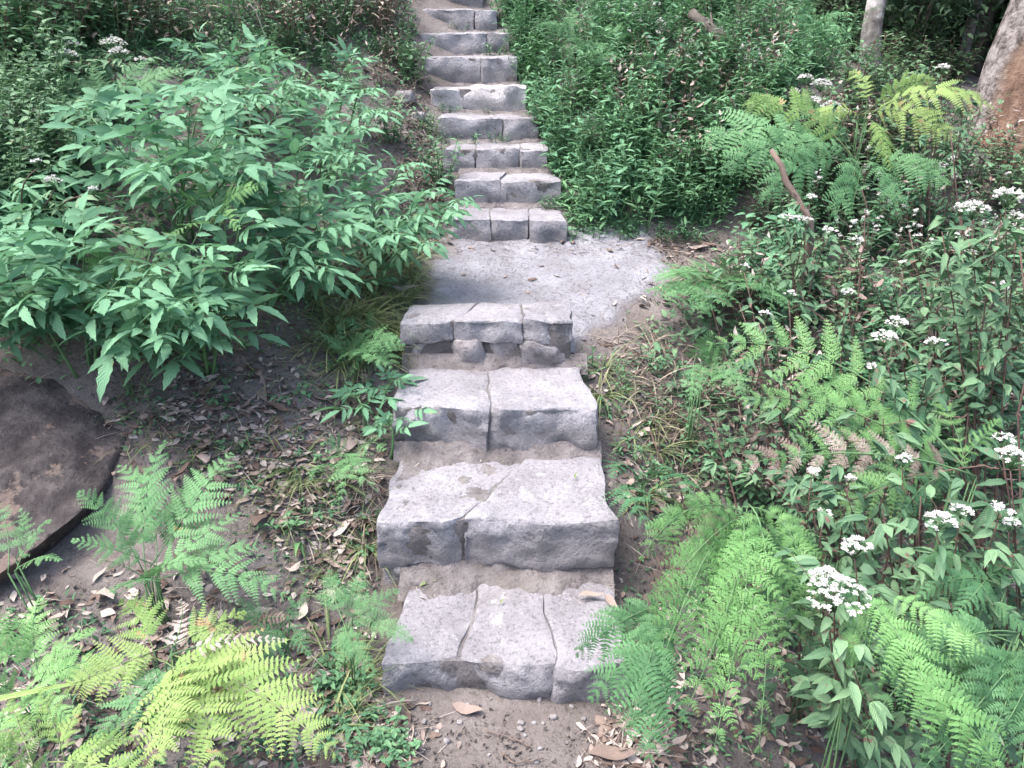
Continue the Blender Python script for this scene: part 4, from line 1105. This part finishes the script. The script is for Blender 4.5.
for q in range(5):
    s_=slice(q*h//5,(q+1)*h//5); kk=s_.stop-s_.start
    m_.inst(DRYT[q],pp[s_],D[s_],V(0,0,1)+r.uniform(-.6,.6,(kk,3)),r.uniform(.014,.055,kk),r.uniform(0,1,kk))
kk=k-h; m_.inst(blade(2,.05,.1,.3,.5,0,.01),pp[h:],D[h:],V(0,0,1)+r.uniform(-.3,.3,(kk,3)),r.uniform(.03,.13,kk),r.uniform(0,1,kk),sy=np.full(kk,.05))
tag(m_.build('leaf_litter',M['dry']),kind='stuff')
m_=MB(); pp=np.array(scatter([[(100,340),(400,330),(400,600),(100,450)],[(-20,600),(640,600),(640,790),(-20,790)],[(590,320),(760,320),(880,790),(620,790)],[(640,235),(780,250),(740,330),(640,300)],[(390,60),(430,60),(450,240),(400,240)]],3000,43))
pp=np.repeat(pp,3,0); pp[:,:2]+=r.normal(0,.04,(len(pp),2)); ok=(np.abs(pp[:,0]-np.interp(pp[:,1],cxY,cxX))>np.interp(pp[:,1],cxY,cxW))|(pp[:,1]<1.54)
pp=pp[ok]; k=len(pp); pp[:,2]=H(pp[:,0],pp[:,1])+.003; D=r.normal(0,1,(k,3))
m_.inst(blade(2,.9,.2,.5,.6,0,.2),pp,D,r.normal(0,1,(k,3)),r.uniform(.004,.016,k),.5)
tag(m_.build('soil_crumbs',M['dirt']),kind='stuff').name='crumbled_soil'
# crumbs and bits on the stone and the landing
m_=MB(); k=700; X=r.uniform(-.45,.9,k); Yy=r.uniform(1.5,3.95,k); keep=[]
for x,y in zip(X,Yy):
    if y<2.86 and not (-.33<x<.33): continue
    if y<2.86:
        # gather towards the back of treads
        kx=max(j for j in range(4) if ST[j][0]-.01<=y) if y>1.58 else None
        if kx is None: continue
        Y2=ST[kx+1][0]; y=Y2-abs(r.normal(0,.06))
    keep.append((x,y,surf(x,y)+.002))
K=np.array(keep); kk=len(K); az=r.uniform(0,6.28,kk)
m_.inst(blade(2,.12,.1,.3,.5,0,.02),K,np.stack([np.cos(az),np.sin(az),np.zeros(kk)],1),V(0,0,1)+r.uniform(-.3,.3,(kk,3)),r.uniform(.006,.035,kk),r.uniform(0,.7,kk))
tag(m_.build('leaf_crumbs',M['dry']),kind='stuff').name='leaf_crumb_scatter'
m_=MB(); GR=blade(2,.9,.0,.3,.6,0,.2)
k=500; X=r.uniform(-.4,.85,k); Yy=r.uniform(2.95,3.93,k); az=r.uniform(0,6.28,k); sz_=r.uniform(.003,.011,k)
m_.inst(GR,np.column_stack([X,Yy,H(X,Yy)+.021]),np.stack([np.cos(az),np.sin(az),r.uniform(-.2,.2,k)],1),V(0,0,1)+r.uniform(-.3,.3,(k,3)),sz_,r.uniform(0,1,k))
k=900; X=r.uniform(-.4,1.0,k); Yy=np.where(r.rand(k)<.5,r.normal(3.86,.07,k),r.uniform(2.95,3.9,k)); az=r.uniform(0,6.28,k); sz_=r.uniform(.015,.08,k)
tag(m_.build('gravel',M['stone_face']),kind='stuff')
m_=MB(); m_.inst(blade(2,.05,.1,.3,.5,0,.01),np.column_stack([X,np.clip(Yy,2.9,3.92),H(X,np.clip(Yy,2.9,3.92))+.024]),np.stack([np.cos(az),np.sin(az),r.uniform(-.1,.1,k)],1),V(0,0,1)+r.uniform(-.3,.3,(k,3)),sz_,r.uniform(-.2,.6,k),sy=np.full(k,.04))
tag(m_.build('needle_litter',M['dry']),kind='stuff')
# grass-like ground cover on the slopes
def cover(name, polys, n, T, leaf, mat, seed, lift=.02, rep=6, jit=.06):
    r=np.random.RandomState(seed); P=np.array(scatter(polys,n,seed))
    P=np.repeat(P,rep,0); P[:,:2]+=r.normal(0,jit,(len(P),2))
    ok=np.abs(P[:,0]-np.interp(P[:,1],cxY,cxX))>np.interp(P[:,1],cxY,cxW)-.0
    P=P[ok]; P[:,2]=H(P[:,0],P[:,1])+r.uniform(0,lift,len(P)); k=len(P)
    az=r.uniform(0,6.28,k); el=r.uniform(-.2,1.1,k)
    m_=MB(); m_.inst(T,P,np.stack([np.cos(az)*np.cos(el),np.sin(az)*np.cos(el),np.sin(el)],1),V(0,0,1)+r.uniform(-.4,.4,(k,3)),leaf*r.uniform(.5,1.2,k),.5+r.uniform(-.35,.35,k))
    return tag(m_.build(name,M[mat]),kind='stuff')
cover('ground_cover',[pr_poly,[(500,-5),(850,-5),(845,70),(740,200),(720,230),(570,232),(545,150),(516,60)],[(500,-5),(530,-5),(545,60),(580,225),(566,225),(512,60)]],1900,LANCE,.06,'weed',51,lift=.10,rep=7)
cover('ground_cover',[[(740,150),(1060,100),(1060,800),(860,800),(700,480),(640,330),(720,260)]],1100,OVATE,.045,'weed_mixed',52,lift=.08,rep=6)
cover('ground_cover',[[(-10,-5),(420,-5),(440,210),(400,300),(200,340),(0,360)],[(0,-5),(420,-5),(420,60),(0,80)]],2600,OVATE,.035,'weed',53,lift=.05,rep=6)
cover('dry_grass',[[(0,-5),(420,-5),(440,210),(380,160),(200,60)],[(395,40),(425,40),(450,240),(400,240)],[(600,360),(700,330),(740,420),(680,480)]],380,GRASS,.16,'straw',54,lift=.02,rep=5,jit=.05)
cover('dry_grass',[[(120,330),(400,250),(410,600),(300,600),(100,420)]],160,GRASS,.12,'grass',55,lift=.01,rep=5,jit=.05)

# ------------------------------------------------------------------ sticks
def stick(pts, r0, r1, label, mat='twig', name='fallen_twig', group=None, knots=True, n=6):
    pts=np.asarray(pts,float); r_=np.random.RandomState(int(abs(pts[0][0])*999)%9999)
    t=np.linspace(0,1,12); m=len(pts)
    P=np.stack([np.interp(t*(m-1),range(m),pts[:,k]) for k in range(3)],1)
    ln=np.linalg.norm(P[-1]-P[0]); P[1:-1]+=r_.normal(0,ln*(.012 if r0<.01 else .006),(10,3))
    rad=np.linspace(r0,r1,12)*r_.uniform(.85,1.15,12)
    o=MB(); o.tube(P,0,0,n,r_.uniform(.2,.9),rad=rad)
    for _ in range(3 if knots else 0):
        k=r_.randint(2,10); d=nrm(r_.normal(0,1,3)); o.tube([P[k],P[k]+d*r0*4],r0*.5,r0*.2,4)
    return tag(o.build(name,M[mat]),label,'stick' if name!='broken_branch' else 'branch',group)
a_=at(771,150,3.3); b_=at(803,207,3.2); c_=b_+(b_-a_)*.25
bf=weed_variant(150,'weed_mixed',.34,11,.06,OVATE,brown=True,name='low_bush',cat='bush',label='low leafy bush at the foot of the broken branch',spread=.2); g_=at(812,262,3.05); fill([bf],[V(g_[0],g_[1],float(H(g_[0],g_[1])))],3,1.0,1.2)
if 'group' in bf: del bf['group']
stick([a_,b_,c_,V(c_[0]+.03,c_[1]+.05,float(H(c_[0],c_[1]+.05))-.05)],.011,.016,'broken grey brown branch stub standing in the ferns right of the landing',name='broken_branch',n=11,mat='twig')
a_=at(692,14,5.2); b_=at(722,38,5.0)
stick([a_,(a_+b_)/2,b_,V(b_[0],b_[1],float(H(b_[0],b_[1])))],.03,.03,'dark split branch poking from the top of the right bank',mat='bark_dark',name='broken_branch',n=9)
pts=scatter([[(200,380),(400,440),(395,600),(260,520)],[(330,660),(620,690),(640,768),(330,768)],[(590,330),(760,330),(760,600),(640,540)],[(640,235),(760,250),(740,330),(640,300)]],46,61)
for i,p in enumerate(pts):
    az=r.uniform(0,6.28); ln=r.uniform(.08,.26); q=p+V(math.cos(az)*ln,math.sin(az)*ln,0)
    m2=(p+q)/2+V(r.uniform(-.03,.03),r.uniform(-.03,.03),0)
    if min(abs(u_[0]-np.interp(u_[1],cxY,cxX))-np.interp(u_[1],cxY,cxW) for u_ in (q,m2))<.0 and q[1]>1.5: continue
    L3=[V(u_[0],u_[1],float(H(u_[0],u_[1]))+.010) for u_ in (p,m2,q)]
    stick(L3,.0028,.0016,'thin dry twig lying in the litter beside the steps',group='twigs in the litter',n=4)
stick([V(*hit(345,760)),V(*hit(350,735))+V(0,0,.02),V(*hit(372,715))+V(0,0,.03),V(*hit(418,708))+V(0,0,.015)],.004,.0025,'bent pale stick arching over the dirt near the bottom')
stick([V(*hit(372,765))+V(0,0,.01),V(*hit(385,738))+V(0,0,.02),V(*hit(392,733))+V(0,0,.015)],.003,.002,'short pale stick crossing the dirt beside the bent stick')
for i,(A,B,Y1,Y2) in enumerate([((745,600),(715,420),1.9,2.1),((860,420),(800,290),2.5,2.5),((1005,640),(1020,250),1.6,1.8),((970,420),(900,430),2.2,2.2),((830,560),(770,480),1.8,1.9),((905,480),(1024,470),2.0,1.9),((855,330),(862,190),3.0,3.1),((960,330),(950,130),3.2,3.4),((700,590),(650,430),2.0,2.2)]):
    p=at(*A,Y1); q=at(*B,Y2); g=V(p[0],p[1],float(H(p[0],p[1]))-.02)
    stick([g,p,(p+q)/2+V(.02,0,.03),q],.0045,.002,['bare brown stem rising from the gully behind the lacy fern','bare stem leaning left in the right tangle','long bare stem near the right edge','bare stem leaning level under the paired flowers','short bare stem behind the biggest flower cluster','bare stem reaching out at the right edge','upright bare stem before the arching fern','upright bare stem before the peeling trunk','bare stem between the second step and the gully'][i],mat='stem_brown',name='bare_stem')
cover('ground_cover',[[(120,340),(400,300),(410,640),(300,640),(100,440)],[(-20,600),(400,660),(400,790),(-20,790)],[(590,320),(760,320),(860,790),(640,790)]],520,SMALL,.028,'weed',57,lift=.01,rep=6,jit=.04)
pv=[weed_variant(200+k,['weed_mixed','bush','weed'][k],.62,9,.085,OVATE,nl=11,brown=True,spread=.3,name='tall_bush',cat='tall bush',label='tall leafy bush on the upper left bank',group='tall bushes on the upper left bank') for k in range(3)]
fill(pv, scatter([[(-10,-5),(400,-5),(330,40),(-10,90)]],26,81), 21, .6,1.1)
pv=[weed_variant(210+k,'straw',.5,14,.10,LANCE,nl=6,brown=True,spread=.35,name='dry_bush',cat='dry bush',label='tangled dry bush on the upper left bank',group='dry bushes on the upper left bank') for k in range(2)]
fill(pv, scatter([[(60,-5),(420,-5),(410,60),(300,50),(60,60)]],20,82), 22, .5,1.0)
# dry vines on the upper left bank
for i,p in enumerate(scatter([[(20,-5),(420,-5),(400,90),(250,60),(100,70)],[(800,200),(1030,240),(1030,420),(820,330)]],60,71)):
    az=r.uniform(0,6.28); h=r.uniform(.15,.4); q=p+V(math.cos(az)*.2,math.sin(az)*.15,h)
    stick([p,(p+q)/2+V(0,0,h*.3),q],.003,.0015,'thin dry vine stem standing in the undergrowth',group='dry vine stems',name='vine_stem',n=4)

# ------------------------------------------------------------------ trees
def crown(root, L, c, rad, n, leaf, mat, seed, name='crown'):
    r=np.random.RandomState(seed); nc=26
    C=r.normal(0,1,(nc,3)); C=nrm(C)*r.uniform(.3,1,nc)[:,None]**.6*rad
    per=n//nc; P=(c+C)[:,None]+r.normal(0,1,(nc,per,3))*(np.mean(rad)*.22)
    P=P.reshape(-1,3); k=len(P)
    D=r.normal(0,1,(k,3))*V(1,1,.5)-V(0,0,.4)
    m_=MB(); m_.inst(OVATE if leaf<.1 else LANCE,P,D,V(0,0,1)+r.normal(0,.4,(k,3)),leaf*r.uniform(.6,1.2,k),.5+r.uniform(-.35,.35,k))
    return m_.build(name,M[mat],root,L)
def tree(label, pts, r0, r1, crowns, barkmat, leafm, seed, limbs=4, n=14, bark_mask=False, name='tree', leaf=.13, nl=2600, group=None):
    pts=np.asarray(pts,float); base=V(pts[0][0],pts[0][1],float(H(pts[0][0],pts[0][1])))
    root=empty(name,base,label,'tree',group); r=np.random.RandomState(seed)
    m=36; t=np.linspace(0,1,m)
    P=np.stack([np.interp(t*(len(pts)-1),range(len(pts)),pts[:,k]) for k in range(3)],1); P[0,2]=base[2]-.15
    rad=r0+(r1-r0)*t; rad[:5]*=np.linspace(1.35,1,5)
    ns=28 if bark_mask else n
    tr=MB(); tr.tube(P,0,0,ns,.5,rad=rad)
    v=tr.v[0]; a=tr.a[0]
    for i in range(len(v)):
        ring=i//ns; c=P[ring]; d=v[i]-c; u=d/np.linalg.norm(d)
        q=Vector((u[0]*1.3+seed,u[1]*1.3,v[i][2]*1.2))
        kx=noise.noise(q)*.14+noise.noise(q*3.1)*.07+noise.noise(q*8)*.03
        if bark_mask:
            mk=noise.noise(Vector((u[0]*2.2,u[1]*2.2,v[i][2]*2.0)))*.7+noise.noise(Vector((u[0]*6,u[1]*6,v[i][2]*7)))*.55 + ((-.85*u[0]+.5*u[1])-.52)*3.2 + (v[i][2]-base[2]-1.0)*.5
            mk=min(1,max(0,mk*6+.5)); kx=kx*.5+mk*.10; a[i,1]=mk
        v[i]=c+d*(1+kx)
    tr.build('trunk',M[barkmat],root,base)
    for k in range(limbs):
        i0=int(m*r.uniform(.45,.9)); az=r.uniform(0,6.28); ln=r.uniform(.8,1.8)
        q=P[i0]+V(math.cos(az)*ln,math.sin(az)*ln,ln*.7)
        lm=MB(); lm.tube(bez(P[i0],(P[i0]+q)/2+V(0,0,.2),q,np.linspace(0,1,7)),rad[i0]*.5,rad[i0]*.15,7); lm.build('limb',M[barkmat],root,base)
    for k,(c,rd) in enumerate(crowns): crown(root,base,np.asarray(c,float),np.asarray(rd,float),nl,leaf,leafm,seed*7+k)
    return root
b0=at(1015,165,5.0); 
b0=at(1014,165,5.0)
tree('thick leaning tree with peeling bark and bare orange wood at the right edge',[b0,at(1043,60,5.05),at(1080,-60,5.1),b0+V(1.6,.8,4.2)],.31,.16,[(b0+V(1.4,1.6,4.9),(1.8,1.7,1.1))],'peel','dark_leaf',2,bark_mask=True)
b0=at(868,92,6.6)
tree('slim pale grey tree trunk with dark blotches before the forest',[b0,at(872,30,6.7),at(880,-20,6.8),b0+V(.35,.8,4.4)],.085,.06,[(b0+V(.5,1.4,4.6),(1.7,1.4,1.0))],'bark_grey','dark_leaf',5)
bg=[(4.6,8.6,.06),(5.3,9.6,.09),(3.9,10.2,.07),(6.6,9.2,.10),(4.9,11.5,.12),(6.0,12.4,.10),(7.6,11.5,.12),(3.2,11.8,.10),(8.2,9.4,.10),(2.4,9.4,.08),(7.0,14.0,.13),(4.2,14.0,.12)]
bl=['thin crooked dark tree right of the grey one','straight dark tree behind the peeling trunk','thin dark tree just behind the grey trunk','dark tree hidden beside the peeling trunk','dark tree deep in the forest, middle','dark tree deep in the forest, right','broad dark tree behind the peeling trunk','dark tree at the back left of the forest','dark tree past the right edge','dark tree on the crest of the right bank','farthest dark tree on the right','farthest dark tree on the left']
for i,(x,y,rd) in enumerate(bg):
    z=float(H(x,y)); j=rs.uniform(-.5,.5,4)
    tree(bl[i],[(x,y,z),(x+j[0]*.4,y,z+1.2),(x+j[1]*.6,y+j[2]*.4,z+2.4),(x+j[3],y,z+4.2)],rd,rd*.5,[((x,y,z+3.6),(1.9,1.9,1.3)),((x+.3,y-.5,z+5.2),(1.7,1.7,1.0))],'bark_dark','dark_leaf',20+i,limbs=5,n=9,nl=2000,leaf=.2)
# understory of the dark forest
def dark_shrub(i):
    r=np.random.RandomState(i+400); root=empty('forest_shrub',(0,0,-50),'dark bushy shrub in the shade of the forest','shrub','dark forest shrubs')
    st=MB(); 
    for k in range(7):
        az=r.uniform(0,6.28); q=V(math.cos(az)*.5,math.sin(az)*.5,r.uniform(.7,1.3)); st.tube(bez(V(0,0,-.05),q*.5+V(0,0,.2),q,np.linspace(0,1,7)),.012,.004,5)
    st.build('stem',M['bark_dark'],root)
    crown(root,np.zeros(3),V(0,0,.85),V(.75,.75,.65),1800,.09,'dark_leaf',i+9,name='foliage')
    return root
ds=[dark_shrub(i) for i in range(3)]
pts=[]
for i in range(46):
    x=rs.uniform(3.0,10); y=rs.uniform(8.2,15)
    if x<3.6 and y<9: x+=1
    pts.append(V(x,y,float(H(x,y))))
fill(ds,pts,9,.8,1.5)
pv=[weed_variant(60+k,'dark_leaf',.3,8,.07,OVATE,name='forest_plant',cat='forest plant',brown=True,label='dark low plant on the forest floor',group='forest floor plants') for k in range(3)]
pts=[]
for i in range(60):
    x=rs.uniform(2.6,6); y=rs.uniform(6.3,8.6); pts.append(V(x,y,float(H(x,y))))
fill(pv,pts,10,.8,1.4)
# weeds on the crest above the stair, and trees far up the hill
pv=[weed_variant(70+k,'weed',.35,9,.07,LANCE,name='tall_weed',cat='tall weed',label='tall weed on the crest above the stair',group='weeds on the crest') for k in range(3)]
pts=[]
for i in range(70):
    x=rs.uniform(-4,2.6) if i%3 else rs.uniform(-1,.6); y=rs.uniform(6.2,9.5)
    if y<7.0 and abs(x-np.interp(y,cxY,cxX))<.36: continue
    pts.append(V(x,y,float(H(x,y))))
fill(pv,pts,11,.8,1.3)

# ------------------------------------------------------------------ light
w=bpy.data.worlds.new('World'); sc.world=w; w.use_nodes=True; nt=w.node_tree
bgn=nt.nodes['Background']; sky=nt.nodes.new('ShaderNodeTexSky'); sky.sky_type='NISHITA'; sky.sun_disc=False
SUN_EL=R(66); SUN_AZ=R(262)     # azimuth clockwise from +Y
sky.sun_elevation=SUN_EL; sky.sun_rotation=SUN_AZ; sky.air_density=1.0; sky.dust_density=6.0; sky.ozone_density=1.0
nt.links.new(sky.outputs[0],bgn.inputs['Color']); bgn.inputs['Strength'].default_value=.15
sun=bpy.data.lights.new('sun','SUN'); sun.energy=1.0; sun.angle=R(22); sun.color=(1,.97,.93)
so=bpy.data.objects.new('sun',sun); COL.objects.link(so)
d=Vector((math.sin(SUN_AZ)*math.cos(SUN_EL), math.cos(SUN_AZ)*math.cos(SUN_EL), math.sin(SUN_EL)))
so.rotation_euler=d.to_track_quat('Z','Y').to_euler()
cam=bpy.data.cameras.new('camera'); co=bpy.data.objects.new('camera',cam); COL.objects.link(co)
co.location=CAM; co.rotation_euler=(math.pi/2-PITCH,0,0)
cam.sensor_width=36; cam.lens=36*FOC/1024; cam.clip_end=500; cam.clip_start=.05
sc.camera=co
vs=sc.view_settings; vs.view_transform='Standard'; vs.look='None'; vs.gamma=1; vs.exposure=1.86
sc.cycles.max_bounces=6; sc.cycles.diffuse_bounces=3; sc.cycles.transmission_bounces=3
print('FACES', sum(len(o.data.polygons) for o in sc.objects if o.type=='MESH'))
